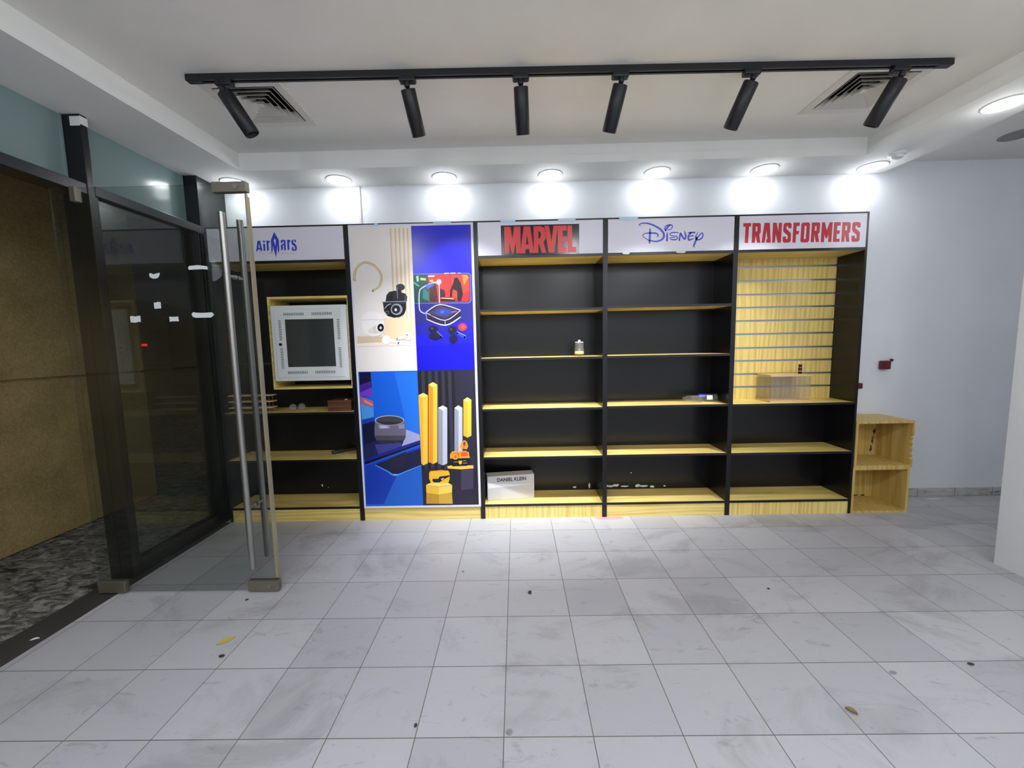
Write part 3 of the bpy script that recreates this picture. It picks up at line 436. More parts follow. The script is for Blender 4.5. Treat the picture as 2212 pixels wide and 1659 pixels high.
PRINT_DARK = [((36,33,46),'p',[(1.509,1.237),(1.968,1.237),(1.968,.125),(1.509,.125)]),((26,24,33),'p',[(1.514,1.231),(1.54,1.231),(1.534,.436),(1.509,.436)]),((52,48,62),'p',[(1.54,1.231),(1.567,1.231),(1.561,.435),(1.534,.436)]),((26,24,33),'p',[(1.567,1.23),(1.593,1.23),(1.588,.435),(1.561,.435)]),((52,48,62),'p',[(1.593,1.23),(1.62,1.23),(1.615,.434),(1.588,.435)]),((26,24,33),'p',[(1.62,1.229),(1.646,1.229),(1.642,.434),(1.615,.434)]),((52,48,62),'p',[(1.646,1.229),(1.672,1.229),(1.669,.433),(1.642,.434)]),((26,24,33),'p',[(1.672,1.228),(1.699,1.228),(1.696,.433),(1.669,.433)]),((52,48,62),'p',[(1.699,1.228),(1.725,1.228),(1.723,.432),(1.696,.433)]),((26,24,33),'p',[(1.725,1.227),(1.751,1.227),(1.75,.432),(1.723,.432)]),((52,48,62),'p',[(1.751,1.227),(1.778,1.227),(1.777,.431),(1.75,.432)]),((26,24,33),'p',[(1.778,1.226),(1.804,1.226),(1.804,.431),(1.777,.431)]),((40,36,54),'p',[(1.805,1.226),(1.968,1.229),(1.968,.428),(1.803,.431)]),((252,220,120),'p',[(1.51,1.039),(1.548,1.058),(1.585,1.038),(1.546,1.017)]),((240,182,44),'p',[(1.51,1.039),(1.546,1.017),(1.523,.463),(1.509,.481)]),((250,200,70),'p',[(1.546,1.017),(1.585,1.038),(1.562,.48),(1.523,.463)]),((252,220,120),'p',[(1.594,1.124),(1.63,1.143),(1.665,1.122),(1.629,1.102)]),((236,150,34),'p',[(1.594,1.124),(1.629,1.102),(1.604,.473),(1.568,.491)]),((250,200,70),'p',[(1.629,1.102),(1.665,1.122),(1.641,.49),(1.604,.473)]),((226,228,240),'p',[(1.795,.932),(1.828,.952),(1.859,.931),(1.826,.91)]),((150,152,172),'p',[(1.795,.932),(1.826,.91),(1.811,.458),(1.779,.476)]),((196,198,216),'p',[(1.826,.91),(1.859,.931),(1.845,.475),(1.811,.458)]),((252,220,120),'p',[(1.869,.996),(1.902,1.016),(1.933,.995),(1.9,.974)]),((240,182,44),'p',[(1.869,.996),(1.9,.974),(1.891,.686),(1.859,.705)]),((250,200,70),'p',[(1.9,.974),(1.933,.995),(1.924,.703),(1.891,.686)]),((226,228,240),'p',[(1.664,.935),(1.701,.954),(1.737,.933),(1.7,.912)]),((150,152,172),'p',[(1.664,.935),(1.7,.912),(1.683,.46),(1.646,.479)]),((196,198,216),'p',[(1.7,.912),(1.737,.933),(1.721,.477),(1.683,.46)]),((40,36,50),'p',[(1.741,.432),(1.832,.423),(1.826,.249),(1.757,.259)]),((64,58,80),'p',[(1.832,.423),(1.934,.43),(1.927,.262),(1.826,.249)]),((40,36,54),'p',[(1.757,.259),(1.826,.249),(1.927,.262),(1.929,.135),(1.756,.137)]),((248,196,90),'p',[(1.721,.455),(1.757,.46),(1.933,.457),(1.934,.432),(1.832,.425),(1.723,.435)]),((22,20,26),'p',[(1.743,.517),(1.909,.519),(1.901,.467),(1.88,.454),(1.764,.451),(1.748,.469)]),((244,158,48),'p',[(1.744,.517),(1.747,.555),(1.768,.577),(1.877,.579),(1.9,.565),(1.902,.537),(1.909,.519)]),((222,92,40),'p',[(1.759,.536),(1.775,.562),(1.818,.565),(1.821,.528)]),((222,92,40),'p',[(1.833,.535),(1.839,.566),(1.884,.57),(1.895,.541),(1.868,.533)]),((246,170,60),'p',[(1.811,.532),(1.81,.524),(1.807,.517),(1.801,.511),(1.795,.508),(1.787,.507),(1.78,.508),(1.774,.512),(1.769,.517),(1.766,.525),(1.765,.532),(1.766,.54),(1.77,.547),(1.775,.553),(1.782,.556),(1.789,.557),(1.796,.556),(1.803,.552),(1.808,.547),(1.811,.539)]),((224,110,40),'p',[(1.803,.53),(1.802,.525),(1.8,.521),(1.797,.518),(1.793,.516),(1.789,.515),(1.785,.516),(1.781,.518),(1.779,.521),(1.777,.525),(1.776,.53),(1.777,.535),(1.779,.539),(1.782,.542),(1.786,.544),(1.79,.545),(1.794,.544),(1.798,.542),(1.8,.538),(1.802,.534)]),((236,190,60),'p',[(1.813,.497),(1.842,.498),(1.839,.475),(1.827,.465),(1.815,.476)]),((220,170,60),'s',[(1.776,.487,.0049),(1.806,.488,.0049)]),((220,170,60),'s',[(1.85,.496,.0042),(1.876,.497,.0042)]),((220,170,60),'s',[(1.849,.477,.0042),(1.883,.478,.0042)]),((244,154,52),'p',[(1.829,.617),(1.843,.653),(1.867,.668),(1.888,.653),(1.896,.615),(1.885,.592),(1.838,.596)]),((140,70,30),'p',[(1.876,.638),(1.875,.632),(1.874,.628),(1.871,.624),(1.868,.621),(1.865,.62),(1.862,.621),(1.859,.624),(1.857,.628),(1.856,.633),(1.856,.638),(1.856,.644),(1.858,.649),(1.86,.653),(1.863,.655),(1.866,.656),(1.869,.655),(1.872,.652),(1.874,.648),(1.876,.643)]),((150,80,30),'s',[(1.863,.631,.0056),(1.86,.598,.0056)]),((250,186,40),'p',[(1.57,.398),(1.579,.414),(1.668,.423),(1.727,.417),(1.737,.395),(1.735,.342),(1.722,.311),(1.652,.301),(1.583,.313),(1.568,.352)]),((225,150,30),'s',[(1.583,.414,.0056),(1.656,.417,.007),(1.726,.416,.0056)]),((30,28,32),'p',[(1.654,.368),(1.736,.378),(1.734,.366),(1.687,.344),(1.653,.319),(1.612,.319),(1.594,.331),(1.597,.35),(1.643,.35)]),((225,225,230),'p',[(1.665,.349),(1.694,.358),(1.672,.336)]),((232,200,150),'s',[(1.596,.378,.0056),(1.651,.38,.0056)]),((226,140,30),'p',[(1.583,.313),(1.722,.311),(1.707,.29),(1.604,.292)]),((252,220,120),'p',[(1.541,.3),(1.575,.316),(1.722,.314),(1.755,.297),(1.645,.282)]),((240,190,62),'p',[(1.541,.299),(1.645,.28),(1.642,.215),(1.541,.232)]),((250,214,96),'p',[(1.645,.28),(1.755,.295),(1.751,.232),(1.642,.215)]),((196,146,44),'p',[(1.541,.231),(1.642,.214),(1.642,.139),(1.537,.141)]),((214,168,64),'p',[(1.642,.214),(1.751,.23),(1.754,.137),(1.642,.139)])]

# ================================================================ THE SETTING
CEIL, SOF, WY, GX = 2.915, 2.78, 0.34, -0.15     # ceiling, soffit underside, back wall, inner face of the glazing

struct(build('floor', MB().box(-.15, 7.6, -6.0, .44, -.06, 0), M['floor']), 'pale grey square floor tiles with dark grout and dirt smears')
struct(build('wall_back', MB().box(-.45, 7.7, WY, .46, 0, 3.1), M['wall']), 'white painted wall behind the shelving')
struct(build('wall_right', MB().box(5.27, 5.40, -6.0, -.76, 0, 2.9), M['wall']), 'white end of a partition at the right edge')
struct(build('wall_corridor', MB().box(7.6, 7.7, -6.0, .34, 0, 3.1), M['wall']))
struct(build('wall_front', MB().box(-.3, 7.7, -6.1, -6.0, 0, 3.1), M['wall']))
struct(build('baseboard_back', MB().bbox(5.0, 7.6, WY-.012, WY-.001, .001, .075, .003), M['skirting']), 'grey marble skirting along the back wall')

# main ceiling with two openings for the air vents
VENTS = [((.775, -.595), .235), ((4.43, -.57), .235)]
HX = [.09, 5.1]; HY = [-3.6, .06]
xs = sorted(HX + [v[0][0]-.19 for v in VENTS] + [v[0][0]+.19 for v in VENTS])
ys = [HY[0], -.79, -.40, HY[1]]
mb = MB()
for i in range(len(xs)-1):
    for j in range(3):
        if j == 1 and i in (1, 3): continue
        mb.box(xs[i], xs[i+1], ys[j], ys[j+1], CEIL, CEIL+.06)
struct(build('ceiling', mb, M['ceiling']), 'recessed flat white ceiling')
struct(build('ceiling_corridor', MB().box(5.36, 7.6, -6, .34, 2.87, 2.95), M['ceiling']))

# dropped border round the recess: lip and set-back face above it
lipL = [(.232, -.015), (.176, -1.4), (.176, -3.5)]
lipR = [(4.935, -.015), (4.995, -1.0), (4.995, -3.5)]
mb = MB()
def border(mb, dd, z0, z1):
    a = [(x-dd, y+dd) for x, y in lipL]; b = [(x+dd, y+dd) for x, y in lipR]
    mb.prism([a[0], (a[0][0], WY), (GX-.12, WY), (GX-.12, -3.5), a[2], a[1]], 'z', z0, z1)
    mb.prism([b[0], b[1], b[2], (5.405, -3.5), (5.405, -.76), (5.395, -.18), (5.357, WY), (b[0][0], WY)], 'z', z0, z1)
    mb.prism([(a[0][0], -.015+dd), (b[0][0], -.015+dd), (b[0][0], WY), (a[0][0], WY)], 'z', z0, z1)
    mb.prism([(GX-.12, -6), (5.405, -6), (5.405, -3.5), (GX-.12, -3.5)], 'z', z0, z1)
border(mb, 0, SOF, 2.838); border(mb, .014, 2.838, 2.98)
struct(build('trim_1', mb, M['soffit']), 'dropped white ceiling border with stepped inner edge')

# glazed shopfront on the left
w = frame('window_1', (GX, -.4, 0), 'black framed shopfront glazing left of the shelves')
build('post', MB().bbox(-.30, GX, -.80, -.76, 0, SOF, .003).box(-.232, -.228, -.803, -.80, .0, 2.34, 0), M['frame'], w)
build('post', MB().bbox(-.30, GX, -2.02, -1.96, 0, SOF, .003), M['frame'], w)
build('corner_post', MB().bbox(-.30, GX, .035, WY-.001, 0, SOF-.001, .003), M['frame'], w)
build('header', MB().bbox(-.30, GX, -.76, .035, 2.345, 2.40, .003).bbox(-.29, GX-.004, -1.96, -.80, 2.34, 2.40, .003).bbox(-.30, GX, -6, -2.02, 2.345, 2.4, .003), M['frame'], w)
build('bottom_rail', MB().bbox(-.22, GX, -.76, .035, 0, .10, .003).bbox(-.22, GX, -6, -2.02, 0, .10, .003), M['frame'], w)
build('jamb', MB().bbox(-.215, GX-.002, .008, .035, .10, 2.345, .002).bbox(-.215, GX-.01, -.76, -.735, .10, 2.345, .002), M['frame'], w)
build('pane', MB().box(-.190, -.182, -.735, .008, .10, 2.345), M['pane'], w)
build('pane', MB().box(-.190, -.182, -6, -2.02, .10, 2.345), M['pane'], w)
g = build('transom_panel', MB().box(-.272, -.262, -.76, .035, 2.40, SOF), M['film'], w)
g['label'] = 'pale green frosted glass above the fixed pane'
g = build('transom_panel', MB().box(-.272, -.262, -1.96, -.80, 2.40, SOF), M['film'], w)
g['label'] = 'pale green frosted glass above the doorway'
build('transom_bead', MB().box(-.262, -.25, -.812, -.802, 2.40, SOF).box(-.262, -.25, .02, .03, 2.40, SOF), M['film'], w)
build('transom_panel', MB().box(-.272, -.262, -6, -2.02, 2.40, SOF), M['film'], w)

# swung-in glass door
DY = -.95
d = frame('door_1', (-.12, DY, 0), 'open frameless glass door with long steel pull bars')
build('glass_leaf', MB().box(-.205, .862, DY-.005, DY+.005, .012, 2.318), M['glass'], d)
for nm, (x0, x1, z0, z1) in (('hinge_patch', (-.205, -.045, .010, .078)), ('hinge_patch', (-.085, -.052, 2.245, 2.322)), ('lock_patch', (.69, .872, .010, .074)), ('lock_patch', (.686, .872, 2.272, 2.326))):
    p = build(nm, MB().bbox(x0, x1, DY-.017, DY+.017, z0, z1, .003), M['dull_steel'], d)
    if nm == 'lock_patch':
        build('lock_cylinder', MB().cyl((x1-.055, DY-.0175, (z0+z1)/2), (x1-.055, DY-.021, (z0+z1)/2), .013, n=16), M['steel'], p)
build('edge_strip', MB().box(.862, .872, DY-.016, DY-.003, .095, 2.262).box(.862, .870, DY+.001, DY+.014, .095, 2.25).box(.860, .866, DY-.003, DY+.001, .095, 2.25), M['strip'], d)
for yy, z0, z1 in ((DY-.07, .185, 2.15), (DY+.07, .185, 2.15)):
    h = build('pull_bar', MB().cyl((.768, yy, z0), (.768, yy, z1), .0165, n=24), M['steel'], d)
    for zz in (.535, 1.825):
        s = 1 if yy > DY else -1
        build('standoff', MB().cyl((.768, DY+s*.005, zz), (.768, yy, zz), .008, n=12).cyl((.768, DY+s*.005, zz), (.768, DY+s*.022, zz), .0125, n=14), M['steel'], h)

# outside the doorway
struct(build('ground', MB().box(-9, -.27, -6, 9, -.08, -.01), M['stone']), 'rough dark stone paving outside the door')
struct(build('threshold', MB().bbox(-.29, -.10, -6, .0, -.05, .002, .002), M['threshold']), 'dark granite strip at the doorway')
mb = MB()
for (y0, y1) in ((-6, .12), (.13, .70)):
    mb.box(-1.55, -1.35, y0, y1, 0, 1.228).box(-1.55, -1.35, y0, y1, 1.250, 3.6)
mb.box(-1.55, -1.378, -6, .695, 0, 3.6)
struct(build('wall_outside', mb, M['stucco']), 'ochre stucco wall outside the open door')
struct(build('canopy', MB().box(-1.6, -.30, -6, .9, 3.3, 3.4), M['frame']))

# unseen fill light without a fixture, added to brighten the stucco wall and paving
lamp('outside_fill', (-.6, -2.7, 1.5), P_OUT_FILL, .25, aim=(-.5, .8, -.25), spread=120, col=(1, .80, .48))

# ================================================================ CEILING FIXTURES
def downlight(label, x, y, z, group, first=[None]):
    if first[0] is None:
        t = thing('downlight', label, 'downlight', (x, y, z), group)
        build('trim_ring', MB().lathe([(.091, -.001), (.091, -.005), (.094, -.007), (.099, -.004), (.100, 0)], (x, y, z), n=40), M['white_plastic'], t)
        build('diffuser', MB().lathe([(0, -.0075), (.05, -.007), (.091, -.004)], (x, y, z), n=40), M['glow'], t)
        first[0] = t; return t
    return copy_thing(first[0], (x, y, z), label, group)
rowlab = ['round glowing downlight at the left corner, behind the top of the glass door', 'round glowing downlight above the fascia with the blue spear logo, left of the wall conduit',
          'round glowing downlight above the tall printed poster', 'round glowing downlight above the red lettering on black', 'round glowing downlight above the blue script lettering',
          'round glowing downlight above the joint left of the wide red lettering', 'round glowing downlight nearest the smoke detector at the right corner']
for i, lb in enumerate(rowlab):
    x = .04 + .8533*i
    downlight(lb, x, .19, SOF, 'downlights in the dropped ceiling border')
    lamp('row_lamp', (x, .19, SOF-.012), P_ROW, .15)
    lamp('row_glow', (x, .19, SOF-.07), P_ROW*1.3, .05, kind='POINT')
downlight('round glowing downlight at the right edge above the partition end', 5.20, -.645, SOF, 'downlights in the dropped ceiling border')
lamp('row_lamp', (5.20, -.645, SOF-.012), P_ROW, .15)
lamp('row_glow', (5.20, -.645, SOF-.07), P_ROW*1.3, .05, kind='POINT')
k = 0
for y in (-3.15, -4.9):
    for x in (.7, 1.95, 3.2, 4.45):
        zz = CEIL if y > -3.4 else SOF
        downlight('round glowing downlight behind the viewpoint', x, y, zz, 'downlights behind the viewpoint')
        lamp('room_lamp', (x, y, zz-.012), P_ROOM, .16)
        lamp('room_glow', (x, y, zz-.16), P_ROOM, .14, kind='POINT')
for y in (-2.0, -4.2):
    downlight('round glowing downlight in the corridor hidden behind the partition', 6.5, y, 2.87, 'downlights behind the partition')
    lamp('corridor_lamp', (6.5, y, 2.77), P_ROOM*1.5, .08, kind='POINT')
t = thing('dead_downlight', 'unlit round grey downlight in the corridor ceiling at the right edge', 'downlight', (5.97, -.07, 2.87))
build('trim_ring', MB().lathe([(.085, -.001), (.085, -.006), (.10, -.004), (.101, 0)], (5.97, -.07, 2.87), n=36), M['grey_plastic'], t)
build('diffuser', MB().lathe([(0, -.004), (.085, -.002)], (5.97, -.07, 2.87), n=36), M['grey_plastic'], t)

t = thing('smoke_detector', 'round white smoke detector on the ceiling border by the right corner downlight', 'smoke detector', (5.15, -.03, SOF))
build('base', MB().lathe([(.056, 0), (.056, -.012), (.050, -.016)], (5.15, -.03, SOF), n=36), M['white_plastic'], t)
build('sensor_head', MB().lathe([(.050, -.016), (.036, -.018), (.038, -.026), (.034, -.036), (.012, -.040), (0, -.040)], (5.15, -.03, SOF), n=36), M['white_plastic'], t)

# track and spotlights
t = thing('lighting_track', 'long black ceiling track that carries six spotlights', 'lighting track', (2.62, -.865, CEIL))
X0, X1 = .572, 4.665
TYK = lambda x: -.872+(x-.55)*.0112
def skew(mb):
    for v in mb.v: v.y += TYK(v.x)+.865
    return mb
mb = MB(); mb.box(X0, X1, -.883, -.871, CEIL-.032, CEIL).box(X0, X1, -.859, -.847, CEIL-.032, CEIL).box(X0, X1, -.871, -.859, CEIL-.014, CEIL)
build('rail', skew(mb), M['track'], t)
build('end_cap', skew(MB().bbox(X0-.03, X0+.05, -.885, -.845, CEIL-.034, CEIL, .004)), M['track'], t)
build('end_cap', skew(MB().bbox(X1-.06, X1+.02, -.885, -.845, CEIL-.034, CEIL, .004)), M['track'], t)
spots = [(.743, .52, .30, 'leftmost spotlight, the one tilted sharply beside the left air vent'), (1.737, .13, .62, 'spotlight second from the left, above the poster'),
         (2.352, .045, .48, 'spotlight third from the left, above the red lettering on black'), (2.893, -.20, .48, 'spotlight fourth from the left, above the blue script'),
         (3.605, -.30, .50, 'spotlight fifth from the left, above the joint between the two right bays'), (4.41, -.30, .52, 'rightmost spotlight, in front of the right air vent')]
for x, lx, ty, lb in spots:
    s = thing('track_spotlight', 'black cylinder ' + lb, 'spotlight', (x, TYK(x), CEIL-.032), 'black cylinder spotlights on the ceiling track')
    build('adapter', MB().bbox(x-.045, x+.045, TYK(x)-.022, TYK(x)+.022, CEIL-.060, CEIL-.030, .008), M['track'], s)
    ax = Vector((lx, ty, -1)).normalized()
    piv = Vector((x-lx*.02, TYK(x)-.007, CEIL-.075))
    build('stem', MB().cyl((piv.x, piv.y, CEIL-.058), piv + ax*.012, .011, n=14).lathe([(0, -.016), (.013, -.010), (.016, 0), (.013, .010), (0, .016)], piv, ax, n=14), M['track'], s)
    top = piv + ax*.014
    b = build('barrel', MB().lathe([(.012, 0), (.036, .002), (.0395, .006), (.0395, .225), (.036, .228), (.034, .205)], top, ax, n=36), M['track'], s)
    build('lens', MB().lathe([(0, .203), (.0345, .203)], top, ax, n=28), M['glow'], b)
    L = top + ax*.232
    lamp('track_lamp', L, P_TRACK, .06, aim=ax, spread=62)

# four-way air diffusers
def vent(name, label, cx, cy, h):
    t = thing(name, label, 'air vent', (cx, cy, CEIL), 'square air vents in the ceiling')
    def ring(mb, a, za, b, zb, th=.0):
        A = [(cx-a, cy-a, za), (cx+a, cy-a, za), (cx+a, cy+a, za), (cx-a, cy+a, za)]
        B = [(cx-b, cy-b, zb), (cx+b, cy-b, zb), (cx+b, cy+b, zb), (cx-b, cy+b, zb)]
        mb.add(A+B, [(i, (i+1) % 4, 4+(i+1) % 4, 4+i) for i in range(4)])
    mb = MB(); ring(mb, h, CEIL-.001, h-.006, CEIL-.008); ring(mb, h-.006, CEIL-.008, h-.055, CEIL-.006); ring(mb, h-.055, CEIL-.006, h-.057, CEIL+.02)
    build('frame', mb, M['vent'], t)
    for i in range(5):
        a = h-.064-.033*i; q = min(.038, a-.002)
        mb = MB(); ring(mb, a, CEIL-.006, a-q, CEIL+.030); ring(mb, a, CEIL-.006, a, CEIL-.009); ring(mb, a, CEIL-.009, a-q, CEIL+.027)
        build('louvre', mb, M['vent'], t)
    mb = MB(); a = .018
    mb.box(cx-a, cx+a, cy-a, cy+a, CEIL-.004, CEIL+.0)
    build('centre_plate', mb, M['vent'], t)
    build('duct', MB().box(cx-.188, cx-.18, cy-.19, cy+.19, CEIL+.061, CEIL+.2).box(cx+.18, cx+.188, cy-.19, cy+.19, CEIL+.061, CEIL+.2).box(cx-.19, cx+.19, cy-.188, cy-.18, CEIL+.061, CEIL+.2).box(cx-.19, cx+.19, cy+.18, cy+.188, CEIL+.061, CEIL+.2).box(cx-.19, cx+.19, cy-.19, cy+.19, CEIL+.2, CEIL+.21), M['cavity'], t)
vent('air_vent', 'square white louvred air vent at the left, beside the tilted spotlight', .775, -.595, .235)
vent('air_vent', 'square white louvred air vent at the right, behind the last spotlight', 4.43, -.57, .235)

tag(build('wall_conduit', MB().bbox(.990, 1.008, WY-.012, WY-.001, 2.378, SOF-.001, .003), M['conduit']), 'thin ivory cable conduit on the wall above the shelves', 'conduit')

# ================================================================ SHELF CABINETS
H, D, TH = 2.377, .315, .018
YF = lambda u, z: (u, -.0042, z)
def board(x0, x1, zt, grain):
    return MB().box(x0, x1, .004, D-.012, zt-TH, zt, 0).box(x0, x1, 0, .004, zt-TH, zt, 1)
def cabinet(label, x0, x1, shelves, plinth_grain, sign=True, back='black'):
    t = thing('display_cabinet', label, 'shelf unit', ((x0+x1)/2, D/2, 0))
    for a in (x0, x1-TH):
        build('side_panel', MB().box(a, a+TH, 0, D, 0, H), M['black'], t)
    build('top_panel', MB().box(x0+TH, x1-TH, 0, D, H-TH+.006, H), M['black_edge'], t)
    build('back_panel', MB().box(x0+TH, x1-TH, D-.011, D-.001, .0, H-TH), M['black'], t)
    build('plinth', MB().box(x0+TH+.001, x1-TH-.001, .006, .024, 0, .1005), M[plinth_grain], t)
    for z in shelves:
        build('shelf', board(x0+TH, x1-TH, z, None), [M['oak_h'], M['black_edge']], t)
    if sign:
        build('valance', MB().box(x0+TH, x1-TH, .004, .02, 2.113, H-TH+.006), M['black_edge'], t)
        build('shelf', board(x0+TH, x1-TH, 2.113, None), [M['oak_h'], M['black_edge']], t)
        return t, build('sign_panel', MB().box(x0+TH+.002, x1-TH-.002, -.0035, .004, 2.115, 2.364), M['sign'], t)
    return t, None

# bay 1
c1, sg = cabinet('black shelf unit behind the glass door, blue spear logo on its fascia', -.10, 1.0, (.122, .523, .915), 'oak_h')
mb = MB()
for lp in SPEAR_LETTERS: mb.flat(lp, YF)
build('lettering', mb, M['blue'], sg)
def text_flat(txt, size, fn, align='LEFT', bold=0.):
    cu = bpy.data.curves.new('tmp_text', 'FONT'); cu.body = txt; cu.size = size; cu.align_x = align; cu.resolution_u = 4; cu.offset = bold
    ob = bpy.data.objects.new('tmp_text', cu); C.objects.link(ob)
    dg = bpy.context.evaluated_depsgraph_get(); me = bpy.data.meshes.new_from_object(ob.evaluated_get(dg))
    vs = [fn(v.co.x, v.co.y) for v in me.vertices]; fs = [tuple(p.vertices) for p in me.polygons]
    bpy.data.objects.remove(ob); bpy.data.curves.remove(cu); bpy.data.meshes.remove(me)
    return vs, fs
for ch, (u, z) in zip('forsmartphone', TINY_LETTER_SPOTS):
    vs, fs = text_flat(ch, .017, lambda a, b: (u+a, -.0042, z-.004+b), 'CENTER')
    build('small_letter', MB().add(vs, fs), M['ink'], sg)
build('glass_shelf', MB().box(-.081, .344, .03, .29, 1.309, 1.315), M['acrylic'], c1)

# bay 2 (covered by the poster)
cabinet('black shelf unit wholly covered by the tall printed poster', 1.0, 2.0, (.122,), 'oak_h', sign=False)

# bay 3
c3, sg = cabinet('black shelf unit under the red lettering on a black panel', 2.0, 3.0, (.122, .519, .915, 1.322, 1.704), 'oak_v')
lg = build('logo_panel', MB().flat(BLACK_PANEL, lambda u, z: (u, -.0040, z)), M['printblack'], sg)
mb = MB()
for lp in RED_LETTERS: mb.flat(lp, lambda u, z: (u, -.0044, z))
build('lettering', mb, M['red'], sg)

# bay 4
c4, sg = cabinet('black shelf unit under the blue script lettering', 3.0, 4.0, (.122, .522, .921, 1.323, 1.713), 'oak_h')
mb = MB()
for st in SCRIPT_STROKES: mb.stroke(st, YF)
build('lettering', mb, M['violet'], sg)

# bay 5
c5, sg = cabinet('black shelf unit at the right end with a yellow slatted wooden back panel', 4.0, 5.0, (.122, .519, .918), 'oak_v')
mb = MB()
for lp in CRIMSON_LETTERS: mb.flat(lp, YF)
build('lettering', mb, M['crimson'], sg)
grooves = [2.024+.006, 1.916, 1.804, 1.697, 1.586, 1.475, 1.3585, 1.249, 1.136, 1.026]
edges = [2.095] + grooves + [.918]
mb = MB()
for i in range(len(edges)-1):
    z1 = edges[i] - (.009 if i else 0); z0 = edges[i+1] + (.007 if i < len(edges)-2 else 0)
    mb.box(4.02, 4.98, .262, .280, z0, z1)
sl = build('slat_panel', mb, M['oak_v'], c5)
mb = MB()
for z in grooves:
    mb.box(4.02, 4.98, .264, .303, z-.0095, z-.0075).box(4.02, 4.98, .264, .280, z+.0045, z+.007).box(4.02, 4.98, .272, .2735, z-.008, z+.006)
build('aluminium_insert', mb, M['aluminium'], sl)

# peeled white paint marks at the foot of bays 3 and 4: torn edges of the back panel
def blob(cx, cz, rx, rz, n=14, j=.5):
    return [(cx+rx*cos(2*pi*i/n)*(1-j*random.random()), cz+rz*sin(2*pi*i/n)*(1-j*random.random())) for i in range(n)]
def torn(parent, spots, y=D-.0125):
    for (cx, cz, rx, rz) in spots:
        build('torn_patch', MB().flat([blob(cx, cz, rx, rz)], lambda u, z: (u, y, z)), M['paper'], parent)
torn(c4, [(3.10, .150, .06, .014), (3.17, .158, .035, .016), (3.24, .147, .05, .008), (3.36, .150, .03, .018), (3.41, .147, .06, .010), (3.49, .140, .03, .012), (3.30, .27, .006, .006), (3.60, .145, .015, .008)])
torn(c3, [(2.80, .146, .02, .010), (2.93, .158, .012, .03)])
torn(c1, [(.53, .20, .010, .012), (.585, .18, .004, .004)])

# tape scraps on the fascia tops
lab = ['small pale blue tape tab on the top edge above the cream corner of the poster', 'pale blue tape strip on the top edge above the blue part of the poster', 'pale blue tape strip on the top edge, left above the red lettering on black',
       'pale blue tape strip on the top edge, right above the red lettering on black', 'pale blue tape strip on the top edge above the blue script']
for (x, wd), lb in zip(((1.241, .034), (1.749, .15), (2.254, .13), (2.704, .15), (3.174, .16)), lab):
    pts = [(x-wd/2, H+.002), (x+wd/2, H+.002), (x+wd/2-.010, H-.010), (x+wd/2-.024, H-.022), (x-wd/2+.024, H-.022), (x-wd/2+.010, H-.010)]
    if wd < .05: pts = [(x+wd/2*cos(a*pi/10), H-.022+.026*sin(a*pi/10)) for a in range(11)]
    tag(build('tape_strip', MB().prism(pts, 'y', -.008, -.0065), M['bluetape']), lb, 'tape', 'pale blue tape scraps along the fascia top')
for x, wd, lb in ((3.158, .058, 'small white tape tab under the blue script, left one'), (3.577, .074, 'white tape tab under the right end of the blue script')):
    pts = [(x-wd/2, 2.108), (x-wd/2+.008, 2.102), (x+wd/2-.012, 2.100), (x+wd/2, 2.108), (x+wd/2-.003, 2.116), (x-wd/2+.002, 2.114)]
    tag(build('tape_tab', MB().prism(pts, 'y', -.007, -.0045), M['paper']), lb, 'tape', 'white tape tabs under the blue script')

# ================================================================ POSTER
pst = thing('poster', 'tall glossy four-panel printed poster covering the second bay', 'poster', (1.503, -.006, .107))
# the sheet bulges very slightly between its stuck edges
build('sheet', MB().box(1.021, 1.986, -.0052, -.0042, .107, 2.367), M['sign'], pst)
pm = {}
def pmat(c):
    if c not in pm: pm[c] = mat('print_ink', srgb(*c), .22, spec=.5)
    return pm[c]
def print_panel(name, label, entries):
    cols = []; mb = MB()
    for i, (c, kind, dat) in enumerate(entries):
        if c not in cols: cols.append(c)
        y = -.0055-.00008*i
        fn = lambda u, z, y=y: (u, y, z)
        if kind == 'p': mb.flat([dat], fn, cols.index(c))
        else: mb.stroke(dat, fn, cols.index(c), 4)
    o = build(name, mb, [pmat(c) for c in cols], pst); o['label'] = label
print_panel('printed_panel', 'beige quarter with a black and a white earbud case', PRINT_CREAM)
print_panel('printed_panel', 'deep blue quarter with a clear earbud case and a phone', PRINT_BLUE)
print_panel('printed_panel', 'blue quarter with a grey round speaker', PRINT_SPEAKER)
print_panel('printed_panel', 'dark quarter with yellow earbud case and yellow speaker', PRINT_DARK)

# ================================================================ THINGS ON THE SHELVES, bay 1
t = thing('wooden_box', 'open oak box behind the pale grey equipment rack, in the left bay', 'box', (.665, .15, 1.106))
x0, x1, z0, z1 = .346, .981, 1.106, 1.838
build('side', MB().box(x0, x0+.018, .0, .29, z0, z1), M['oak_h'], t)
build('side', MB().box(x1-.005, x1, .0, .29, z0, z1), M['oak_h'], t)
build('bottom', MB().box(x0+.018, x1-.005, .0, .29, z0, z0+.018), M['oak_h'], t)
build('top', MB().box(x0+.018, x1-.005, .0, .29, z1-.018, z1), M['oak_h'], t)
build('back', MB().box(x0+.018, x1-.005, .282, .29, z0+.018, z1-.018), M['black_edge'], t)

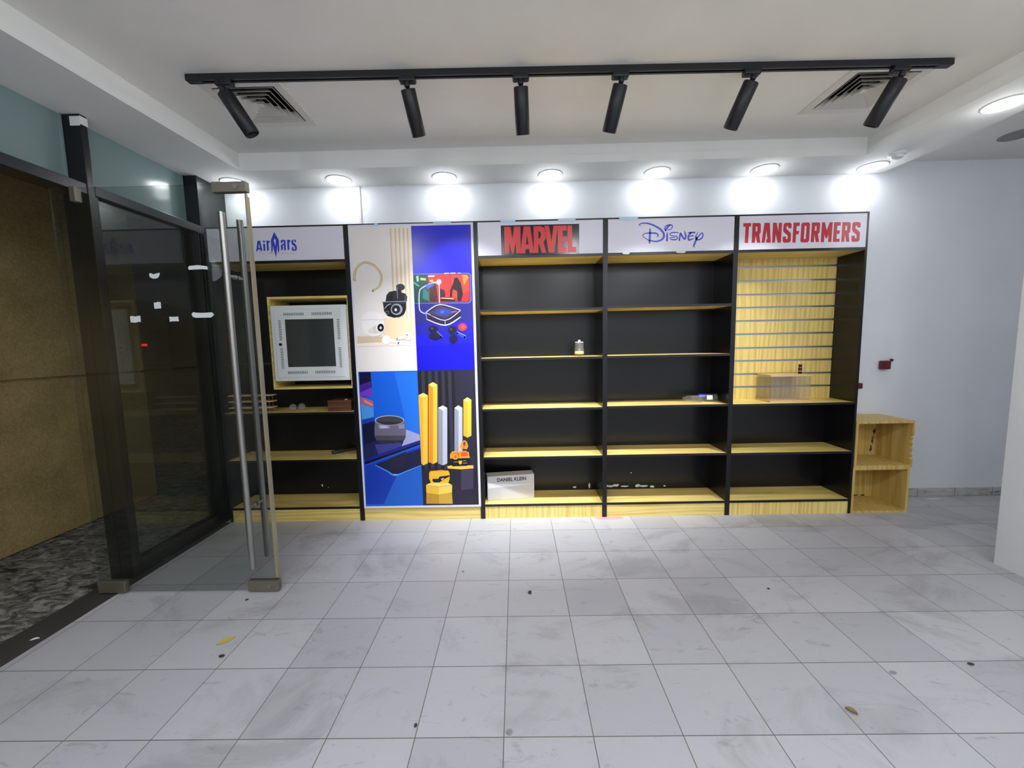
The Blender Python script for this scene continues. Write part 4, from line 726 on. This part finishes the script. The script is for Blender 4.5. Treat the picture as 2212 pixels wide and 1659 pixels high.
t = thing('equipment_rack', 'pale grey metal equipment rack with a dark glass door, in the left bay', 'rack', (.672, .03, 1.172))
x0, x1, z0, z1, yf = .382, .9745, 1.174, 1.766, -.035
build('housing', MB().bbox(x0, x1, yf+.006, .20, z0, z1, .004), M['rack_grey'], t)
dr = build('door', MB().bbox(x0+.028, x1-.028, yf, yf+.008, z0+.028, z1-.028, .003), M['rack_grey'], t)
gx0, gx1, gz0, gz1 = x0+.115, x1-.098, z0+.112, z1-.108
build('glass', MB().box(gx0, gx1, yf-.0015, yf+.002, gz0, gz1), M['rack_glass'], dr)
cx, cz = (x0+x1)/2+.005, (z0+z1)/2
def slots(cx, cz, vert):
    mb = MB()
    for i in range(12):
        o = (i-5.5)*.0135
        if vert: mb.box(cx+o-.0025, cx+o+.0025, yf-.001, yf+.002, cz-.010, cz+.010)
        else: mb.box(cx-.010, cx+.010, yf-.001, yf+.002, cz+o-.0025, cz+o+.0025)
    build('vent_slots', mb, M['rack_slot'], dr)
for dx in (-.115, .105):
    slots(cx+dx, z1-.068, True); slots(cx+dx, z0+.068, True)
for dz in (-.115, .105):
    slots(x0+.072, cz+dz, False); slots(x1-.060, cz+dz, False)
build('lock', MB().cyl((x0+.068, yf+.002, cz-.005), (x0+.068, yf-.008, cz-.005), .011, n=18), M['ink'], dr)
mb = MB()
for i in range(12): mb.box(x1-.001, x1+.0008, yf+.02, yf+.026, cz-.11+i*.02, cz-.102+i*.02)
build('side_holes', mb, M['rack_slot'], t)

t = thing('slatted_rack', 'small pale wooden rack of three slats on clear posts, behind the door pulls', 'rack', (.115, .08, .915))
for z in (.950, 1.000, 1.050):
    sl = [(-.065+.35*a, .0) for a in (0, 1)]
    mb = MB(); mb.bbox(-.065, .295, .04, .12, z, z+.009, .004)
    build('slat', mb, M['pine'], t)
for x, y in ((-.03, .055), (.265, .055), (-.03, .105), (.265, .105)):
    build('post', MB().cyl((x, y, .9155), (x, y, 1.050), .004, n=10), M['acrylic'], t)

t = thing('eyeglasses', 'clear round eyeglasses lying on the shelf under the equipment rack', 'eyeglasses', (.45, .12, .916))
for x, y in ((.425, .11), (.487, .135)):
    rm = build('rim', MB().lathe([(.026, -.002), (.028, 0), (.026, .002), (.0245, 0), (.026, -.002)], (x, y, .944), (.25, -1, .1), n=28), M['acrylic'], t)
    build('lens', MB().lathe([(0, .0006), (.025, .0006)], (x, y, .944), (.25, -1, .1), n=24), M['bottle'], t)
build('bridge', MB().cyl((.451, .121, .948), (.461, .125, .948), .0018, n=8), M['acrylic'], t)
build('temple', MB().cyl((.399, .10, .946), (.385, .05, .918), .0018, n=8), M['acrylic'], t)
build('temple', MB().cyl((.515, .145, .946), (.53, .20, .918), .0018, n=8), M['acrylic'], t)
tag(build('paper_slip', MB().bbox(.58, .615, .10, .125, .9155, .9185, .001), M['paper']), 'small white slip on the shelf left of the reddish box', 'paper')
bx = thing('keepsake_box', 'reddish brown wooden box on the shelf under the equipment rack', 'box', (.855, .11, .9155))
build('body', MB().bbox(.757, .948, .03, .20, .9155, .990, .003), M['redwood'], bx)
build('lid', MB().bbox(.755, .950, .028, .202, .991, 1.004, .003), M['redwood'], bx)
tag(build('paper_scrap', MB().bbox(.885, .905, .06, .085, 1.0045, 1.010, .002), M['paper']), 'white scrap on top of the reddish brown box', 'paper')
rd = thing('handled_rod', 'dark rod with a thick grip lying on the lower left shelf', 'rod', (.775, .235, .5235))
a = Vector((.706, .158, .5390)); b = Vector((.858, .280, .5390))
build('grip', MB().cyl(a, a.lerp(b, .5), .0155, n=18), M['dark_rod'], rd)
build('shaft', MB().cyl(a.lerp(b, .5), b, .0095, n=14), M['dark_rod'], rd)

# bay 3
t = thing('glass_lantern', 'small clear glass lantern with gold liquid on the middle shelf, third bay', 'lantern', (2.814, .11, 1.3225))
o = (2.814, .11, 1.3225)
build('foot', MB().lathe([(.012, 0), (.014, .002), (.012, .010), (.010, .012)], o, n=20), M['water'], t)
build('globe', MB().lathe([(.012, .010), (.036, .014), (.040, .026), (.039, .046), (.036, .060), (.035, .100), (.037, .108), (.034, .112), (.012, .112)], o, n=30), M['bottle'], t)
build('filling', MB().lathe([(.0, .015), (.035, .017), (.037, .030), (.034, .040), (0, .042)], o, n=26), mat('gold_liquid', srgb(214,196,130), .2), t)
build('cap', MB().lathe([(.034, .112), (.032, .116), (.010, .117), (.010, .128), (.006, .132), (0, .132)], o, n=24), M['white_plastic'], t)

ang = RAD(8.5)
t = thing('shoe_carton', 'silver grey carton with black capitals on the bottom shelf, third bay', 'box', (2.225, .16, .1225), rotz=ang)
wd, ht, dp = .40, .208, .11
build('carton', MB().bbox(-wd/2, wd/2, -dp/2, dp/2, 0, ht, .003), M['carton'], t, local=True)
yf = -dp/2-.0008
lf = lambda u, z: (u, yf, z)
b = build('printed_band', MB().flat([[(-.197, .105), (-.197, .150), (.10, .124), (.195, .122)]], lf), M['cartonw'], t, local=True)
vs, fs = text_flat('DANIEL KLEIN', .042, lambda u, z: (-.118+u*.93, yf-.0003, .160+z), bold=.0011)
mb = MB().add(vs, fs)
build('lettering', mb, M['ink'], t, local=True)

# bay 4: two empty bottles lying on the shelf
def lying(name, label, cx, cy, z, ang, L, r, crush):
    t = thing(name, label, 'bottle', (cx, cy, z), 'empty plastic bottles on the shelf', rotz=ang)
    prof = [(0, 0), (r*.8, .0), (r, .008), (r, .02), (r*.93, .024), (r, .03), (r*.96, L*.34), (r, L*.38), (r, L*.62), (r*.85, L*.74), (r*.5, L*.88), (r*.36, L*.91)]
    random.seed(3); w = .30 if crush else .0
    mb = MB().lathe(prof, (-L/2, 0, r), (1, 0, 0), n=20, wob=w, smooth=not crush)
    build('body', mb, M['bottle'], t, local=True)
    t.location.z = z - min(v.z for v in mb.v) + .0004
    build('neck', MB().lathe([(r*.36, L*.91), (r*.36, L*.95), (r*.46, L*.955), (r*.46, L*.965), (r*.36, L*.968), (r*.36, L)], (-L/2, 0, r), (1, 0, 0), n=18), M['bottle'], t, local=True)
    return t, r, L
b1, r, L = lying('plastic_bottle', 'crumpled clear plastic bottle, left one of the pair on the shelf', 3.745, .115, .9225, RAD(155), .15, .027, True)
b2, r, L = lying('plastic_bottle', 'clear plastic bottle with blue label, right one of the pair on the shelf', 3.868, .165, .9225, RAD(176), .200, .031, False)
mb = MB(); n = 14
def wrap(x0, x1, a0, a1, rr, mb):
    vs = []; 
    for i in range(n+1):
        a = a0+(a1-a0)*i/n
        for x in (x0, x1): vs.append((x, rr*cos(a), r+rr*sin(a)))
    mb.add(vs, [(2*i, 2*i+1, 2*i+3, 2*i+2) for i in range(n)], 0, True)
wrap(.0, .052, .25, 1.9, r*1.012, mb)
build('label', mb, M['deepblue'], b2, local=True)
mb = MB(); wrap(-.055, -.008, -.55, .75, r*1.015, mb)
build('paper_label', mb, M['cartonw'], b2, local=True)

# bay 5
t = thing('display_case', 'clear acrylic display case with pale wooden top and base, right bay', 'display case', (4.51, .15, .9185))
x0, x1, y0, y1 = 4.352, 4.668, .062, .238
build('base', MB().bbox(x0-.006, x1+.006, y0-.006, y1+.006, .9185, .932, .002), M['pine'], t)
build('top', MB().bbox(x0-.006, x1+.006, y0-.006, y1+.006, 1.126, 1.1405, .002), M['pine'], t)
for (a, b, c, e) in ((x0, x1, y0, y0+.003), (x0, x1, y1-.003, y1), (x0, x0+.003, y0+.003, y1-.003), (x1-.003, x1, y0+.003, y1-.003)):
    build('clear_wall', MB().box(a, b, c, e, .932, 1.126), M['acrylic'], t)
t = thing('small_bottle', 'tiny dark bottle with a pink band standing on the display case', 'bottle', (4.634, .14, 1.141))
o = (4.634, .14, 1.141)
build('body', MB().lathe([(.012, 0), (.0135, .002), (.0135, .052), (.0115, .058)], o, n=22), M['dark_label'], t)
build('band', MB().lathe([(.0137, .018), (.0137, .026)], o, n=22), M['pinkband'], t)
build('band', MB().lathe([(.0137, .050), (.0137, .053)], o, n=22), M['pinkband'], t)
build('cap', MB().lathe([(.0105, .058), (.0105, .062), (.0135, .0625), (.0135, .076), (0, .0765)], o, n=22), M['ink'], t)

# two open crates at the right
def crate(label, x0, x1, z0, z1, chew):
    t = thing('wooden_crate', label, 'box', ((x0+x1)/2, .165, z0), 'open wooden crates beside the shelves')
    th = .018; y0, y1 = .004, .325
    build('side', MB().box(x0, x0+th, y0, y1, z0, z1), M['oak_box'], t)
    if chew:   # front edge of the right side is gnawed
        zs = [z0 + (z1-z0)*i/24 for i in range(25)]
        ed = [(y0 + (.010*abs(sin(i*2.1))+.004 if 4 < i < 17 else 0), z) for i, z in enumerate(zs)]
        build('side', MB().prism(ed + [(y1, z1), (y1, z0)], 'x', x1-th, x1), M['oak_box'], t)
    else:
        build('side', MB().box(x1-th, x1, y0, y1, z0, z1), M['oak_box'], t)
    build('bottom', MB().box(x0+th, x1-th, y0, y1, z0, z0+th), M['oak_box'], t)
    build('top', MB().box(x0+th, x1-th, y0, y1, z1-th, z1), M['oak_box'], t)
    bk = build('back', MB().box(x0+th, x1-th, y1-.008, y1, z0+th, z1-th), M['oak_box'], t)
    random.seed(11)
    for i in range(3 if chew else 2):
        cz = z0+.075+i*.075 if chew else z0+.026
        cx = (x1-.062+.010*i) if chew else x0+.30+.06*i
        build('dark_stain', MB().flat([blob(cx, cz, .016 if chew else .04, .046 if chew else .010, 18, .7)], lambda u, z: (u, y1-.0085, z)), M['speck'], bk)
crate('lower open wooden crate on the floor right of the shelves', 5.006, 5.462, .0, .378, False)
crate('upper open wooden crate with a gnawed right edge, stacked on the lower crate', 5.010, 5.474, .3785, .758, True)

# red call points on the wall
def callpoint(label, x0, x1, z0, z1, arm):
    t = thing('call_point', label, 'alarm call point', ((x0+x1)/2, WY-.02, z0))
    build('housing', MB().bbox(x0, x1, WY-.045, WY-.001, z0, z1, .008), M['redplastic'], t)
    build('face_plate', MB().bbox(x0+.01, x1-.01, WY-.048, WY-.044, z0+.01, z1-.012, .001), M['redplastic'], t)
    if arm:
        build('arm', MB().box(x1-.02, x1+.036, WY-.02, WY-.014, z1-.008, z1-.002), M['redplastic'], t)
        build('tab', MB().bbox(x1+.022, x1+.036, WY-.024, WY-.001, z1-.002, z1+.014, .002), M['redplastic'], t)
callpoint('small dark red call point with a side arm on the white wall', 5.447, 5.520, 1.150, 1.224, True)
callpoint('dark red call point half hidden behind the right end of the shelves', 5.232, 5.292, .985, 1.035, False)

# ================================================================ TAPE ON THE DOOR AND FRAME
ty = DY-.0066
def scrap(label, pts):
    tag(build('tape_scrap', MB().prism(pts, 'y', ty, ty+.0012), M['tape']), label, 'tape', 'torn white tape scraps on the glass door')
def ragged(cx, cz, w, h, j=.18, n=4):
    p = []
    for i in range(n): p.append((cx-w/2+w*i/n, cz-h/2+h*j*(random.random()-.5)))
    for i in range(2): p.append((cx+w/2+w*j*.3*(random.random()-.5), cz-h/2+h*i/2))
    for i in range(n): p.append((cx+w/2-w*i/n, cz+h/2+h*j*(random.random()-.5)))
    for i in range(2): p.append((cx-w/2+w*j*.3*(random.random()-.5), cz+h/2-h*i/2))
    return p
random.seed(5)
scrap('bowl-shaped torn white tape scrap on the glass door, topmost toward the hinge', [(.293, 1.853), (.296, 1.838), (.312, 1.829), (.338, 1.831), (.350, 1.846), (.353, 1.860), (.336, 1.857), (.318, 1.852), (.300, 1.860)])
scrap('short white tape strip on the glass door, upper one near the pull bars', ragged(.566, 1.882, .100, .022, .35))
scrap('small square white tape scrap on the glass door, alone below the bowl-shaped scrap', ragged(.322, 1.684, .038, .034))
scrap('white tape scrap on the glass door, left one of the lower row', ragged(.190, 1.611, .058, .032))
scrap('white tape scrap on the glass door, middle one of the lower row', ragged(.406, 1.608, .050, .028))
scrap('longest white tape strip on the glass door, right end of the lower row', [(.506, 1.632), (.514, 1.616), (.530, 1.612), (.612, 1.612), (.622, 1.618), (.632, 1.628), (.620, 1.640), (.570, 1.638), (.530, 1.640), (.518, 1.644)])
tag(build('paper_wrap', MB().box(-.205, GX+.0015, -.803, -.8005, 2.715, 2.765).box(GX+.0005, GX+.002, -.8005, -.758, 2.725, 2.77), M['paper']), 'crumpled white paper tape round the top of the black post', 'tape')

# ================================================================ LITTER ON THE FLOOR
def leafy(name, label, x, y, L, W, rot, m, cat, up=.006):
    mb = MB(); n = 9; vs = []
    ca, sa = cos(rot), sin(rot)
    for i in range(n):
        t = i/(n-1); hw = W/2*sin(pi*min(t*1.02, 1))**.75 if 0 < i < n-1 else .0006
        for sgn in (-1, 0, 1):
            u = (t-.5)*L; v = sgn*hw; z = .001 + up*(abs(sgn)*.6+.3*sin(pi*t))
            vs.append((x+u*ca-v*sa, y+u*sa+v*ca, z))
    fs = []
    for i in range(n-1):
        for k in (0, 1): fs.append((3*i+k, 3*i+k+1, 3*i+3+k+1, 3*i+3+k))
    mb.add(vs, fs, 0, True)
    b = [tuple(Vector(v)-Vector((0, 0, .0009))) for v in vs]; mb.add(b, fs)
    tag(build(name, mb, m), label, cat)
leafy('fallen_leaf', 'yellow leaf lying on the tiles in front of the glass door', .835, -1.352, .080, .040, .75, M['leaf'], 'leaf', .002)
leafy('fallen_leaf', 'brown curled leaf scrap on the tiles at the lower right', 3.56, -1.765, .038, .022, -.9, M['brownleaf'], 'leaf', .012)
def speck(label, x, y, r, m='speck', h=.5, el=1.):
    random.seed(int(x*1000))
    prof = [(0, 0), (r*.8, 0), (r, r*h*.4), (r*.7, r*h*.9), (0, r*h)]
    mb = MB().lathe(prof, (x, y, .0004), n=10, wob=.35, smooth=False)
    for v in mb.v: v.x = x+(v.x-x)*el
    tag(build('floor_crumb', mb, M[m]), label, 'debris', 'crumbs on the tiled floor')
speck('dark brown pebble on the tiles in the middle of the floor', 2.352, -1.0, .015, h=.7, el=.7)
speck('grey round pebble beside the central grout line near the bottom edge', 2.247, -1.836, .012, 'grey_plastic', .6)
speck('small dark crumb on the tiles at the bottom, left of the grey pebble', 1.891, -1.806, .009, el=.7)
speck('small dark crumb on the tiles below the second bay from the right', 3.725, -.989, .008)
speck('dark crumb on the tiles just in front of the door lock', .724, -1.031, .009)
speck('dark crumb on the tiles below the yellow leaf', .889, -1.452, .010, el=1.4)
speck('dark crumb on the tiles near the right edge', 4.258, -1.544, .009, el=1.6)
speck('grey flake on the tiles left of the crumb near the right edge', 3.885, -1.584, .010, 'grey_plastic', .3, 1.6)
speck('pale grey flake on the tiles in front of the poster', 1.934, -.772, .010, 'grey_plastic', .3)
tag(build('floor_paper', MB().prism([(5.88, .262), (5.96, .250), (6.0, .262), (5.93, .274)], 'z', .001, .004), M['paper']), 'white paper scrap on the floor by the skirting at the right', 'paper')
leafy('pavement_leaf', 'pale dry leaf on the dark threshold outside the door', -.15, -1.33, .035, .02, .5, M['paper'], 'leaf')

# ================================================================ FAR OUTSIDE
cr = thing('parked_van', 'dark parked van outside, one red tail lamp glowing behind the fixed pane', 'van', (-3.72, 6.25, -.01), rotz=RAD(90))
prof = [(-2.15, .35), (-2.2, .8), (-2.12, 1.9), (-1.95, 2.05), (.9, 2.05), (1.6, 1.25), (2.2, 1.05), (2.3, .6), (2.25, .35)]
build('body', MB().prism(prof, 'y', -.88, .88), M['car'], cr, local=True)
for x in (-1.35, 1.5):
    for y in (-.82, .82): build('wheel', MB().cyl((x, y-.1, .33), (x, y+.1, .33), .33, n=28), M['tyre'], cr, local=True)
for y in (-.74, .74):
    q = build('tail_lamp', MB().bbox(-2.20, -2.13, y-.03, y+.03, 1.54, 1.58, .008), M['tail'] if y > 0 else M['redplastic'], cr, local=True)
    if y > 0: q['label'] = 'glowing red tail lamp'
